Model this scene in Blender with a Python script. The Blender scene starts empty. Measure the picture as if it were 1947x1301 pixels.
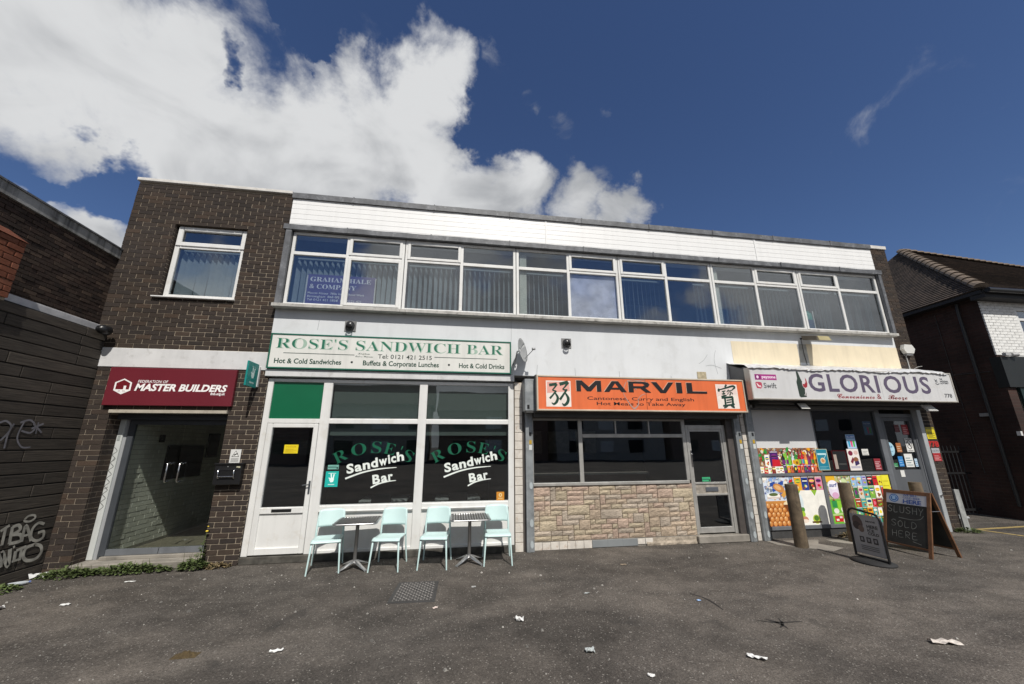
import bpy, bmesh, math, random
from mathutils import Vector, Matrix
R = math.radians
scn = bpy.context.scene
COL = scn.collection
rnd = random.Random(7)

# ---------------------------------------------------------------- camera, sky, sun, exposure
PW, PH, FPX = 1947.0, 1301.0, 731.0            # photograph size and focal length in its pixels
CAM = Vector((0.0, -7.0, 1.735))
_p, _y, _r = R(14.98), R(9.21), R(-0.215)
FWD = Vector((math.sin(_y)*math.cos(_p), math.cos(_y)*math.cos(_p), math.sin(_p)))
_rt = Vector((math.cos(_y), -math.sin(_y), 0.0)); _up = _rt.cross(FWD)
RGT = _rt*math.cos(_r) + _up*math.sin(_r)
UPV = _up*math.cos(_r) - _rt*math.sin(_r)
cd = bpy.data.cameras.new('camera'); cam = bpy.data.objects.new('camera', cd); COL.objects.link(cam)
cd.sensor_fit = 'HORIZONTAL'; cd.sensor_width = 36.0; cd.lens = FPX/PW*36.0
cd.clip_start = 0.05; cd.clip_end = 2000.0
cam.matrix_world = Matrix(((RGT.x, UPV.x, -FWD.x, CAM.x), (RGT.y, UPV.y, -FWD.y, CAM.y), (RGT.z, UPV.z, -FWD.z, CAM.z), (0, 0, 0, 1)))
scn.camera = cam
def ray(px, py): return (RGT*(px-PW/2) - UPV*(py-PH/2) + FWD*FPX)/FPX
def aty(px, py, y=0.0): d = ray(px, py); return CAM + d*((y-CAM.y)/d.y)
def atx(px, py, x): d = ray(px, py); return CAM + d*((x-CAM.x)/d.x)
def atz(px, py, z=0.0): d = ray(px, py); return CAM + d*((z-CAM.z)/d.z)

SUNV = Vector((0.20, -1.0, 1.19)).normalized()   # towards the sun
sl = bpy.data.lights.new('sun', 'SUN'); sl.energy = 4.3; sl.angle = R(0.53); sl.color = (1.0, 0.955, 0.89)
so = bpy.data.objects.new('sun', sl); COL.objects.link(so)
so.rotation_euler = (-SUNV).to_track_quat('-Z', 'Y').to_euler(); so.location = (4, -30, 32)

world = bpy.data.worlds.new('World'); scn.world = world; world.use_nodes = True
wn, wl = world.node_tree.nodes, world.node_tree.links
wn.clear()
def wnode(t, **k):
    n = wn.new(t)
    for a, b in k.items(): setattr(n, a, b)
    return n
def wmath(op, a, b=None, c=None, clamp=False):
    n = wnode('ShaderNodeMath', operation=op, use_clamp=clamp)
    for i, v in enumerate((a, b, c)):
        if v is None: continue
        if isinstance(v, (int, float)): n.inputs[i].default_value = v
        else: wl.new(v, n.inputs[i])
    return n.outputs[0]
def wrange(v, a, b, c=0.0, d=1.0, smooth=True):
    n = wnode('ShaderNodeMapRange', interpolation_type='SMOOTHSTEP' if smooth else 'LINEAR')
    wl.new(v, n.inputs[0])
    for i, q in zip((1, 2, 3, 4), (a, b, c, d)): n.inputs[i].default_value = q
    return n.outputs[0]
sky = wnode('ShaderNodeTexSky', sky_type='NISHITA', sun_disc=False, sun_elevation=math.asin(SUNV.z), sun_rotation=math.atan2(SUNV.x, SUNV.y), altitude=150.0, air_density=1.0, dust_density=0.1, ozone_density=6.0)
tc = wnode('ShaderNodeTexCoord')
DIR = tc.outputs['Generated']
def wnoise(scale, detail, rough, dist=0.0, off=(0, 0, 0), stretch=(1, 1, 1)):
    m = wnode('ShaderNodeMapping'); wl.new(DIR, m.inputs[0]); m.inputs[1].default_value = off; m.inputs[3].default_value = stretch
    n = wnode('ShaderNodeTexNoise'); wl.new(m.outputs[0], n.inputs['Vector'])
    n.inputs['Scale'].default_value = scale; n.inputs['Detail'].default_value = detail
    n.inputs['Roughness'].default_value = rough; n.inputs['Distortion'].default_value = dist
    return n.outputs[0]
_wv = wnode('ShaderNodeTexNoise'); wl.new(DIR, _wv.inputs['Vector']); _wv.inputs['Scale'].default_value = 4.5; _wv.inputs['Detail'].default_value = 6; _wv.inputs['Roughness'].default_value = .6
_ws = wnode('ShaderNodeVectorMath', operation='SUBTRACT'); wl.new(_wv.outputs['Color'], _ws.inputs[0]); _ws.inputs[1].default_value = (.5, .5, .5)
_wm = wnode('ShaderNodeVectorMath', operation='MULTIPLY_ADD'); wl.new(_ws.outputs[0], _wm.inputs[0]); _wm.inputs[1].default_value = (.30, .30, .30); wl.new(DIR, _wm.inputs[2])
_wn = wnode('ShaderNodeVectorMath', operation='NORMALIZE'); wl.new(_wm.outputs[0], _wn.inputs[0]); WDIR = _wn.outputs[0]
def blob(px, py, rad, w=1.0):                       # one heap of cloud: centre direction and angular size
    c = ray(px, py).normalized(); e = ray(px+rad, py).normalized()
    ca = max(0.2, c.dot(e))
    d = wnode('ShaderNodeVectorMath', operation='DOT_PRODUCT'); wl.new(WDIR, d.inputs[0]); d.inputs[1].default_value = c
    return wrange(d.outputs['Value'], ca, 1.0-(1.0-ca)*0.10, 0.0, w, False)
cov = None
for b in [(60, 90, 330), (330, 200, 260), (500, 290, 190), (640, 320, 200), (760, 290, 165), (820, 190, 115, .85), (800, 95, 75, .55), (690, 170, 85, .7), (860, 370, 130), (950, 385, 95, .9), (1080, 410, 85, .8), (1170, 425, 60, .75),
          (40, 470, 190, 1.0), (180, 425, 120, 1.0), (460, 70, 110, .45), (1072, 245, 55, .34), (1120, 350, 40, .3), (1640, 262, 75, .16), (1165, 214, 22, .3), (1010, 180, 26, .3), (930, 115, 50, .3)]:
    v = blob(*b); cov = v if cov is None else wmath('MAXIMUM', cov, v)
for b in [(235, 300, 100, .8), (130, 335, 80, .6), (20, 345, 60, .5), (560, 20, 85, .7), (430, 110, 40, .45), (930, 230, 60, .45)]:
    cov = wmath('SUBTRACT', cov, blob(*b))
sep = wnode('ShaderNodeSeparateXYZ'); wl.new(DIR, sep.inputs[0])
back = wrange(sep.outputs[1], -0.05, -0.35)          # the rest of the sky carries the same broken cumulus
bn = wrange(wnoise(2.6, 3, .5, 0, (3.1, .4, 1.7)), .30, .52, 0.0, .95)
cov = wmath('MAXIMUM', cov, wmath('MULTIPLY', bn, back))
n1 = wnoise(6.0, 12, .62, .5, (0, 0, 0), (1, 1, 1.5))
n2 = wnoise(2.4, 5, .5, 0.0, (5, 2, 1))
n3 = wnoise(5.0, 5, .5, .5, (0.02, 0.03, .05), (1, 1, 1.5))
dens = wrange(wmath('ADD', cov, wmath('MULTIPLY', wmath('SUBTRACT', n1, .5), 1.35)), .20, .84)
shade = wrange(wmath('ADD', wmath('MULTIPLY', n3, .5), wmath('MULTIPLY', n2, .5)), .40, .60)
cm = wnode('ShaderNodeMix', data_type='RGBA'); wl.new(shade, cm.inputs[0])
cm.inputs[6].default_value = (.42, .435, .46, 1); cm.inputs[7].default_value = (.78, .79, .80, 1)
hsv = wnode('ShaderNodeHueSaturation'); wl.new(sky.outputs[0], hsv.inputs['Color']); hsv.inputs['Saturation'].default_value = 1.05; hsv.inputs['Hue'].default_value = .508
bg1 = wnode('ShaderNodeBackground'); wl.new(hsv.outputs[0], bg1.inputs[0]); bg1.inputs[1].default_value = 0.080
bg2 = wnode('ShaderNodeBackground'); wl.new(cm.outputs[2], bg2.inputs[0]); bg2.inputs[1].default_value = 0.90
mx = wnode('ShaderNodeMixShader'); wl.new(dens, mx.inputs[0]); wl.new(bg1.outputs[0], mx.inputs[1]); wl.new(bg2.outputs[0], mx.inputs[2])
wo = wnode('ShaderNodeOutputWorld'); wl.new(mx.outputs[0], wo.inputs[0])
vs = scn.view_settings
vs.view_transform = 'Standard'; vs.look = 'None'; vs.exposure = 0.0; vs.gamma = 1.0; vs.use_curve_mapping = False
scn.render.engine = 'CYCLES'; scn.cycles.max_bounces = 10; scn.cycles.transparent_max_bounces = 24
scn.cycles.use_denoising = True

# ---------------------------------------------------------------- helpers
def lin(h):
    h = h.lstrip('#'); o = []
    for i in (0, 2, 4):
        v = int(h[i:i+2], 16)/255.0
        o.append(v/12.92 if v <= .04045 else ((v+.055)/1.055)**2.4)
    return tuple(o)
def C3(c): return lin(c) if isinstance(c, str) else tuple(c[:3])

class NT:
    def __init__(s, name):
        s.m = bpy.data.materials.new(name); s.m.use_nodes = True
        s.n, s.l = s.m.node_tree.nodes, s.m.node_tree.links
        s.b = s.n['Principled BSDF']; s.tc = s.n.new('ShaderNodeTexCoord'); s.obj = s.tc.outputs['Object']
    def node(s, t, **k):
        n = s.n.new(t)
        for a, b in k.items(): setattr(n, a, b)
        return n
    def math(s, op, a, b=0.0, clamp=False):
        n = s.node('ShaderNodeMath', operation=op, use_clamp=clamp)
        for i, v in enumerate((a, b)):
            if isinstance(v, (int, float)): n.inputs[i].default_value = v
            else: s.l.new(v, n.inputs[i])
        return n.outputs[0]
    def noise(s, scale, detail=5, rough=.55, stretch=None, dist=0.0, off=(0, 0, 0)):
        n = s.node('ShaderNodeTexNoise'); src = s.obj
        m = s.node('ShaderNodeMapping'); s.l.new(src, m.inputs[0]); m.inputs[1].default_value = off
        if stretch: m.inputs[3].default_value = stretch
        s.l.new(m.outputs[0], n.inputs['Vector'])
        n.inputs['Scale'].default_value = scale; n.inputs['Detail'].default_value = detail
        n.inputs['Roughness'].default_value = rough; n.inputs['Distortion'].default_value = dist
        return n.outputs[0]
    def vor(s, scale, feature='F1', out='Distance'):
        n = s.node('ShaderNodeTexVoronoi', feature=feature); s.l.new(s.obj, n.inputs['Vector']); n.inputs['Scale'].default_value = scale
        return n.outputs[out]
    def rng(s, v, a, b, c=0.0, d=1.0):
        n = s.node('ShaderNodeMapRange', interpolation_type='SMOOTHSTEP'); s.l.new(v, n.inputs[0])
        for i, q in zip((1, 2, 3, 4), (a, b, c, d)): n.inputs[i].default_value = q
        return n.outputs[0]
    def mix(s, f, a, b, blend='MIX'):
        n = s.node('ShaderNodeMix', data_type='RGBA', blend_type=blend)
        if isinstance(f, (int, float)): n.inputs[0].default_value = f
        else: s.l.new(f, n.inputs[0])
        for i, v in ((6, a), (7, b)):
            if isinstance(v, tuple): n.inputs[i].default_value = v[:3] + (1,)
            else: s.l.new(v, n.inputs[i])
        return n.outputs[2]
    def scale(s, col, f):
        n = s.node('ShaderNodeVectorMath', operation='SCALE')
        if isinstance(col, tuple): n.inputs[0].default_value = col[:3]
        else: s.l.new(col, n.inputs[0])
        s.l.new(f, n.inputs['Scale']); return n.outputs[0]
    def color(s, v): s.l.new(v, s.b.inputs['Base Color'])
    def bump(s, h, strength=.3, dist=.01, prev=None):
        n = s.node('ShaderNodeBump'); s.l.new(h, n.inputs['Height']); n.inputs['Strength'].default_value = strength; n.inputs['Distance'].default_value = dist
        if prev is not None: s.l.new(prev, n.inputs['Normal'])
        s.l.new(n.outputs[0], s.b.inputs['Normal']); return n.outputs[0]
    def set(s, **k):
        for a, b in k.items(): s.b.inputs[a.replace('_', ' ')].default_value = b

MATS = {}
def mat(name, col, rough=.6, metal=0.0, var=.12, vs=3.0, bump=0.0, bs=60.0, streak=0.0, spots=None, spot_amt=.5, spot_scale=6, spec=.5):
    if name in MATS: return MATS[name]
    t = NT(name); col = C3(col)
    c = t.scale(col, t.rng(t.noise(vs, 6), .25, .75, 1-var, 1+var))
    if streak: c = t.scale(c, t.rng(t.noise(2.2, 5, .6, (3.5, 3.5, .22)), .42, .72, 1.0, 1-streak))
    if spots: c = t.mix(t.rng(t.noise(spot_scale, 8, .65, None, .3, (4, 1, 2)), .54, .68, 0, spot_amt), c, C3(spots))
    t.color(c)
    t.set(Roughness=rough, Metallic=metal); t.b.inputs['Specular IOR Level'].default_value = spec
    if bump: t.bump(t.noise(bs, 4, .6), bump, .01)
    MATS[name] = t.m; return t.m
def print_mat(name, rough, fade=.06):
    t = NT(name); a = t.node('ShaderNodeAttribute'); a.attribute_name = 'Col'
    t.color(t.scale(a.outputs['Color'], t.rng(t.noise(9, 6), .3, .7, 1-fade, 1+fade)))
    t.set(Roughness=rough); MATS[name] = t.m; return t.m
PRINT = print_mat('printed_vinyl', .42); CHALK = print_mat('chalk', .95, .35); PAINTED = print_mat('spray_paint', .8, .3)

def glass(name, tint, k=2.0, wob=.25, wscale=1.3):
    t = NT(name); t.n.remove(t.b)
    tr = t.node('ShaderNodeBsdfTransparent'); tr.inputs[0].default_value = tint + (1,)
    gl = t.node('ShaderNodeBsdfGlossy'); gl.inputs['Roughness'].default_value = .012; gl.inputs[0].default_value = (.95, .97, 1, 1)
    ge = t.node('ShaderNodeNewGeometry'); dt = t.node('ShaderNodeVectorMath', operation='DOT_PRODUCT'); t.l.new(ge.outputs['Incoming'], dt.inputs[0]); t.l.new(ge.outputs['Normal'], dt.inputs[1])
    fr = t.math('ADD', t.math('MULTIPLY', t.math('POWER', t.math('SUBTRACT', 1.0, t.math('ABSOLUTE', dt.outputs['Value'])), 5.0), .96), .042)
    bn = t.node('ShaderNodeBump'); t.l.new(t.noise(wscale, 2, .4), bn.inputs['Height']); bn.inputs['Strength'].default_value = wob; bn.inputs['Distance'].default_value = .02
    t.l.new(bn.outputs[0], gl.inputs['Normal'])
    mxs = t.node('ShaderNodeMixShader'); t.l.new(t.math('MULTIPLY', fr, k, True), mxs.inputs[0])
    t.l.new(tr.outputs[0], mxs.inputs[1]); t.l.new(gl.outputs[0], mxs.inputs[2])
    t.l.new(mxs.outputs[0], t.n['Material Output'].inputs[0]); MATS[name] = t.m; return t.m

class MB:
    def __init__(s): s.v, s.f, s.c, s.s = [], [], [], []
    def add(s, vs_, fs, col=None, smooth=False):
        o = len(s.v); s.v += [tuple(q) for q in vs_]
        for f in fs: s.f.append([i+o for i in f]); s.c.append(col); s.s.append(smooth)
        return s
    def box(s, x0, x1, y0, y1, z0, z1, b=0.0, col=None):
        if x0 > x1: x0, x1 = x1, x0
        if y0 > y1: y0, y1 = y1, y0
        if z0 > z1: z0, z1 = z1, z0
        lo, hi = (x0, y0, z0), (x1, y1, z1)
        if b <= 0:
            vs_ = [((x0, x1)[i & 1], (y0, y1)[i >> 1 & 1], (z0, z1)[i >> 2]) for i in range(8)]
            return s.add(vs_, [(0, 2, 3, 1), (4, 5, 7, 6), (0, 1, 5, 4), (2, 6, 7, 3), (0, 4, 6, 2), (1, 3, 7, 5)], col)
        b = min(b, (x1-x0)*.45, (y1-y0)*.45, (z1-z0)*.45); vs_ = []; ix = {}
        for i in range(8):
            sg = (i & 1, i >> 1 & 1, i >> 2)
            for a in range(3):
                p = [(hi[k] if sg[k] else lo[k]) + (0 if k == a else (-b if sg[k] else b)) for k in range(3)]
                ix[sg, a] = len(vs_); vs_.append(p)
        fs = []
        for a in range(3):
            o1, o2 = (a+1) % 3, (a+2) % 3
            for sa in (0, 1):
                q = []
                for s1, s2 in ((0, 0), (1, 0), (1, 1), (0, 1)):
                    sg = [0, 0, 0]; sg[a] = sa; sg[o1] = s1; sg[o2] = s2; q.append(ix[tuple(sg), a])
                fs.append(q)
            for s1 in (0, 1):
                for s2 in (0, 1):
                    q = []
                    for sc_, ax in ((0, o1), (0, o2), (1, o2), (1, o1)):
                        sg = [0, 0, 0]; sg[a] = sc_; sg[o1] = s1; sg[o2] = s2; q.append(ix[tuple(sg), ax])
                    fs.append(q)
        for i in range(8):
            sg = (i & 1, i >> 1 & 1, i >> 2); fs.append([ix[sg, 0], ix[sg, 1], ix[sg, 2]])
        return s.add(vs_, fs, col)
    def hexa(s, bot, top, col=None):                 # solid between two quads
        return s.add(list(bot)+list(top), [(3, 2, 1, 0), (4, 5, 6, 7), (0, 1, 5, 4), (1, 2, 6, 5), (2, 3, 7, 6), (3, 0, 4, 7)], col)
    def prism(s, pts, d, col=None):                  # polygon extruded along vector d
        n = len(pts); a = [Vector(p) for p in pts]; d = Vector(d)
        return s.add(a+[p+d for p in a], [tuple(range(n))[::-1], tuple(range(n, 2*n))] + [(i, (i+1) % n, n+(i+1) % n, n+i) for i in range(n)], col)
    def tube(s, path, r, n=8, col=None, caps=True):
        path = [Vector(p) for p in path]; m = len(path); rr = r if isinstance(r, (list, tuple)) else [r]*m
        vs_, fs = [], []; t = (path[1]-path[0]).normalized()
        u = t.orthogonal().normalized()
        for i, p in enumerate(path):
            t2 = (path[min(i+1, m-1)]-path[max(i-1, 0)])
            if t2.length > 1e-9: t2 = t2.normalized(); u = (u - t2*u.dot(t2)).normalized(); t = t2
            w = t.cross(u)
            vs_ += [p + (u*math.cos(2*math.pi*k/n) + w*math.sin(2*math.pi*k/n))*rr[i] for k in range(n)]
        for i in range(m-1):
            for k in range(n): fs.append((i*n+k, i*n+(k+1) % n, (i+1)*n+(k+1) % n, (i+1)*n+k))
        s.add(vs_, fs, col, True)
        if caps:
            s.add(vs_[:n], [tuple(range(n))[::-1]], col); s.add(vs_[-n:], [tuple(range(n))], col)
        return s
    def lathe(s, prof, c, n=20, axis='Z', col=None, smooth=True):
        c = Vector(c); vs_, fs = [], []; m = len(prof)
        for r, h in prof:
            for k in range(n):
                a = 2*math.pi*k/n; x, y = r*math.cos(a), r*math.sin(a)
                vs_.append(c + (Vector((x, y, h)) if axis == 'Z' else Vector((x, h, y)) if axis == 'Y' else Vector((h, x, y))))
        for i in range(m-1):
            for k in range(n): fs.append((i*n+k, i*n+(k+1) % n, (i+1)*n+(k+1) % n, (i+1)*n+k))
        return s.add(vs_, fs, col, smooth)
    def grid(s, fn, nu, nv, col=None, smooth=True, th=None):
        P_ = [[Vector(fn(i/nu, j/nv)) for i in range(nu+1)] for j in range(nv+1)]
        def layer(off): return [p+off for row in P_ for p in row]
        idx = lambda i, j: j*(nu+1)+i
        fs = [(idx(i, j), idx(i+1, j), idx(i+1, j+1), idx(i, j+1)) for j in range(nv) for i in range(nu)]
        if th is None: return s.add(layer(Vector()), fs, col, smooth)
        N = (nu+1)*(nv+1); th = Vector(th)
        fs2 = [tuple(q+N for q in f)[::-1] for f in fs]
        rim = [idx(i, 0) for i in range(nu)] + [idx(nu, j) for j in range(nv)] + [idx(i, nv) for i in range(nu, 0, -1)] + [idx(0, j) for j in range(nv, 0, -1)]
        k = len(rim); fs3 = [(rim[a], rim[(a+1) % k], rim[(a+1) % k]+N, rim[a]+N) for a in range(k)]
        return s.add(layer(Vector())+layer(th), fs+fs2+fs3, col, smooth)
    def build(s, name, m, parent=None, recalc=True, local=False):
        me = bpy.data.meshes.new(name); me.from_pydata(s.v, [], s.f); me.update()
        if any(s.s): me.polygons.foreach_set('use_smooth', s.s)
        if any(c is not None for c in s.c):
            at = me.color_attributes.new('Col', 'FLOAT_COLOR', 'CORNER')
            for p, c in zip(me.polygons, s.c):
                for li in p.loop_indices: at.data[li].color = (c or (1, 1, 1))[:3] + (1,)
        if recalc:
            bm = bmesh.new(); bm.from_mesh(me); bmesh.ops.recalc_face_normals(bm, faces=bm.faces); bm.to_mesh(me); bm.free()
        for q in (m if isinstance(m, (list, tuple)) else [m]): me.materials.append(q)
        return link(name, me, parent, local)
WM = {}
def link(name, me, parent=None, local=False, mw=None):
    o = bpy.data.objects.new(name, me); COL.objects.link(o)
    w = mw if mw is not None else Matrix.Identity(4)
    if mw is not None: o.matrix_basis = mw
    if parent is not None:
        o.parent = parent
        if not local: o.matrix_parent_inverse = WM.get(parent.name, Matrix.Identity(4)).inverted()
    WM[o.name] = w
    return o
def tag(o, label, cat=None, group=None, kind=None):
    if label: o['label'] = label
    if cat: o['category'] = cat
    if group: o['group'] = group
    if kind: o['kind'] = kind
    return o
def thing(name, label, cat, loc=(0, 0, 0), group=None):
    o = bpy.data.objects.new(name, None); COL.objects.link(o); o.location = loc; o.empty_display_size = .2
    WM[o.name] = Matrix.Translation(Vector(loc)); return tag(o, label, cat, group)
def copy_tree(o, parent=None):
    c = o.copy(); COL.objects.link(c)
    if parent is not None: c.parent = parent
    for ch in o.children: copy_tree(ch, c)
    return c

_serif = {}
for i in range(26):
    _serif[chr(65+i)] = chr(0x1D400+i); _serif[chr(97+i)] = chr(0x1D41A+i)
_script = {}
for i in range(26):
    _script[chr(65+i)] = chr(0x1D4D0+i); _script[chr(97+i)] = chr(0x1D4EA+i)
_gcache = {}
def glyphs(sx, bold=0.0, shear=0.0, style=None, space=1.0, res=3):
    if style == 'serif': sx = ''.join(_serif.get(ch, ch) for ch in sx)
    if style == 'script': sx = ''.join(_script.get(ch, ch) for ch in sx)
    key = (sx, bold, shear, space)
    if key in _gcache: return _gcache[key]
    cu = bpy.data.curves.new('lettering_curve', 'FONT'); cu.body = sx; cu.size = 1.0; cu.resolution_u = res
    cu.offset = bold; cu.shear = shear; cu.space_character = space
    ob = bpy.data.objects.new('lettering_curve', cu); COL.objects.link(ob)
    dg = bpy.context.evaluated_depsgraph_get(); ev = ob.evaluated_get(dg); me = ev.to_mesh()
    vs_ = [(v.co.x, v.co.y) for v in me.vertices]; fs = [tuple(p.vertices) for p in me.polygons]
    ev.to_mesh_clear(); bpy.data.objects.remove(ob); bpy.data.curves.remove(cu)
    _gcache[key] = (vs_, fs); return vs_, fs

class Print:
    """flat print laid on a plane: u along U, v along V, every new mark 0.3 mm nearer the viewer"""
    def __init__(s, O=(0, 0, 0), U=(1, 0, 0), V=(0, 0, 1), N=(0, -1, 0), step=.0004):
        s.O, s.U, s.V, s.N = Vector(O), Vector(U), Vector(V), Vector(N); s.k = 1; s.st = step; s.mb = MB()
    def p(s, u, v): return s.O + s.U*u + s.V*v + s.N*(s.k*s.st)
    def poly(s, pts, col):
        a = [s.p(*q) for q in pts]
        ar = sum(pts[i][0]*pts[(i+1) % len(pts)][1]-pts[(i+1) % len(pts)][0]*pts[i][1] for i in range(len(pts)))
        f = tuple(range(len(a))); flip = (s.U.cross(s.V)).dot(s.N) < 0
        if (ar < 0) != flip: f = f[::-1]
        s.mb.add(a, [f], C3(col)); s.k += 1; return s
    def rect(s, u0, v0, u1, v1, col): return s.poly([(u0, v0), (u1, v0), (u1, v1), (u0, v1)], col)
    def ell(s, cu, cv, ru, rv, col, n=14, rot=0.0):
        c, d = math.cos(rot), math.sin(rot)
        return s.poly([(cu+ru*math.cos(a)*c-rv*math.sin(a)*d, cv+ru*math.cos(a)*d+rv*math.sin(a)*c) for a in [2*math.pi*i/n for i in range(n)]], col)
    def ring(s, cu, cv, ru, rv, w, col, n=28, a0=0.0, a1=2*math.pi):
        vs_, fs = [], []
        for i in range(n+1):
            a = a0+(a1-a0)*i/n
            for q in (0, w): vs_.append(s.p(cu+(ru-q)*math.cos(a), cv+(rv-q)*math.sin(a)))
        for i in range(n): fs.append((2*i+1, 2*i, 2*i+2, 2*i+3))
        s.mb.add(vs_, fs, C3(col)); s.k += 1; return s
    def stroke(s, pts, w, col):
        pts = [Vector(q) for q in pts]; ws = w if isinstance(w, (list, tuple)) else [w]*len(pts); vs_, fs = [], []
        for i, q in enumerate(pts):
            t = pts[min(i+1, len(pts)-1)]-pts[max(i-1, 0)]
            if t.length < 1e-9: t = Vector((1, 0))
            t.normalize(); nn = Vector((-t.y, t.x))*ws[i]*.5
            vs_ += [s.p(*(q-nn)), s.p(*(q+nn))]
        for i in range(len(pts)-1): fs.append((2*i, 2*i+2, 2*i+3, 2*i+1))
        if (s.U.cross(s.V)).dot(s.N) < 0: fs = [f[::-1] for f in fs]
        s.mb.add(vs_, fs, C3(col)); s.k += 1; return s
    def curve(s, pts, w, col, n=6):                  # smooth stroke through points
        P_ = [Vector(q) for q in pts]; o = []; ws = []
        wl_ = w if isinstance(w, (list, tuple)) else [w]*len(P_)
        for i in range(len(P_)-1):
            a, b, c, d = P_[max(i-1, 0)], P_[i], P_[i+1], P_[min(i+2, len(P_)-1)]
            for k in range(n):
                t = k/n
                o.append(.5*((2*b)+(c-a)*t+(2*a-5*b+4*c-d)*t*t+(3*b-a-3*c+d)*t**3)); ws.append(wl_[i]+(wl_[i+1]-wl_[i])*t)
        o.append(P_[-1]); ws.append(wl_[-1]); return s.stroke(o, ws, col)
    def text(s, st, u0, u1, v0, h, col, bold=0.0, shear=0.0, style=None, space=1.0, rot=0.0, cap=None):
        vs_, fs = glyphs(st, bold, shear, style, space)
        xs = [q[0] for q in vs_]; x0, x1 = min(xs), max(xs); cap = cap or (.66 if style == 'script' else .69)
        sx = (u1-u0)/(x1-x0); sy = h/cap; c, d = math.cos(rot), math.sin(rot); out = []
        for x, y in vs_:
            a, b = (x-x0)*sx, y*sy; out.append(s.p(u0+a*c-b*d, v0+a*d+b*c))
        if (s.U.cross(s.V)).dot(s.N) < 0: fs = [f[::-1] for f in fs]
        s.mb.add(out, fs, C3(col)); s.k += 1; return s
    def arc_text(s, letters, cu, cv, rad, h, col, **kw):   # (letter, angle from the vertical, width) along an arc
        k = s.k
        for ch, a, ww in letters:
            mu, mv = cu+rad*math.sin(a), cv+rad*math.cos(a); c, d = math.cos(-a), math.sin(-a)
            s.k = k; s.text(ch, mu-ww/2*c, mu-ww/2*c+ww, mv-ww/2*d, h, col, rot=-a, **kw)
        s.k = k+1; return s
    def build(s, name, parent=None, m=None): return s.mb.build(name, m or PRINT, parent, recalc=False)
def Py(y): return Print((0, y, 0))                   # print on a wall plane facing the street: u = x, v = z
# ---------------------------------------------------------------- materials
def brick_mat(name, cols, speck=.25, rough=.9):
    t = NT(name)
    oi = t.node('ShaderNodeObjectInfo'); ge = t.node('ShaderNodeNewGeometry')
    r = t.math('FRACT', t.math('ADD', oi.outputs['Random'], ge.outputs['Random Per Island']))
    cr = t.node('ShaderNodeValToRGB'); t.l.new(r, cr.inputs[0]); e = cr.color_ramp.elements
    while len(e) < len(cols): e.new(.5)
    for i, q in enumerate(cols): e[i].position = i/(len(cols)-1)*.98; e[i].color = C3(q) + (1,)
    c = t.scale(cr.outputs[0], t.rng(t.noise(55, 5, .7), .3, .7, 1-speck, 1+speck))
    c = t.scale(c, t.rng(t.noise(1.1, 4, .6), .3, .7, .82, 1.15))
    t.color(c); t.set(Roughness=rough); t.b.inputs['Specular IOR Level'].default_value = .25
    t.bump(t.noise(90, 4, .7), .35, .008); MATS[name] = t.m; return t.m
BRICK = brick_mat('dark_brown_brick', [(.031, .025, .022), (.038, .030, .026), (.044, .034, .028), (.040, .031, .026), (.052, .038, .029), (.035, .028, .025), (.064, .044, .032)])
MORTAR = mat('mortar', (.30, .25, .19), .95, var=.2, vs=8, bump=.3, bs=120)
REDBRICK = brick_mat('old_red_brick', [(.17, .06, .035), (.22, .08, .045), (.14, .05, .03), (.25, .10, .06)])
SIDEBRICK = brick_mat('sooty_brick', [(.04, .028, .023), (.058, .038, .03), (.03, .022, .019), (.05, .036, .029), (.045, .031, .025), (.10, .07, .052), (.036, .027, .022)])
WBRICK = brick_mat('white_painted_brick', [(.66, .66, .64), (.72, .72, .70), (.69, .69, .67)], .06, .7)
RENDER = mat('white_render', (.645, .665, .68), .8, var=.05, vs=1.5, bump=.12, bs=25, streak=.04, spots=(.52, .53, .53), spot_amt=.35, spot_scale=2.5)
BAND = mat('white_painted_concrete', (.62, .62, .62), .75, var=.06, vs=4, bump=.1, bs=40, streak=.08, spots=(.36, .35, .33), spot_amt=.4, spot_scale=7)
CREAM = mat('cream_paint', (.72, .63, .46), .7, var=.05, vs=3, streak=.1, bump=.05, bs=30)
UPVC = mat('white_upvc', (.72, .72, .70), .35, var=.03, vs=4, streak=.07, spots=(.5, .45, .36), spot_amt=.25, spot_scale=5)
UPVC_G = mat('white_upvc_grimy', (.66, .66, .63), .4, var=.06, vs=5, streak=.16, spots=(.36, .33, .27), spot_amt=.35, spot_scale=8)
CLAD = mat('white_pvc_cladding', (.80, .80, .79), .35, var=.02, vs=2, streak=.05)
LEAD = mat('lead_flashing', (.115, .12, .13), .55, var=.3, vs=6, bump=.25, bs=18, streak=.25, spots=(.26, .27, .28), spot_amt=.5, spot_scale=9)
SILLM = mat('grimy_sill', (.44, .43, .40), .75, var=.12, vs=6, bump=.1, streak=.25, spots=(.14, .13, .11), spot_amt=.65, spot_scale=11)
COPING = mat('pale_coping_stone', (.62, .60, .56), .8, var=.1, vs=5, bump=.1, streak=.1, spots=(.3, .28, .25), spot_amt=.4)
CONC = mat('old_concrete', (.24, .22, .19), .9, var=.25, vs=4, bump=.3, bs=50, spots=(.12, .11, .09), spot_amt=.6)
FASCIA = mat('stained_concrete', (.30, .30, .29), .9, var=.15, vs=3, bump=.2, bs=40, streak=.8, spots=(.06, .06, .055), spot_amt=.8, spot_scale=2.2)
ALU = mat('silver_aluminium', (.50, .49, .46), .42, .55, var=.1, vs=7, streak=.12, spots=(.30, .28, .25), spot_amt=.3)
GALV = mat('galvanised_steel', (.27, .29, .30), .5, .35, var=.22, vs=6, bump=.08, bs=30, streak=.2, spots=(.44, .46, .46), spot_amt=.5, spot_scale=5)
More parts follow.
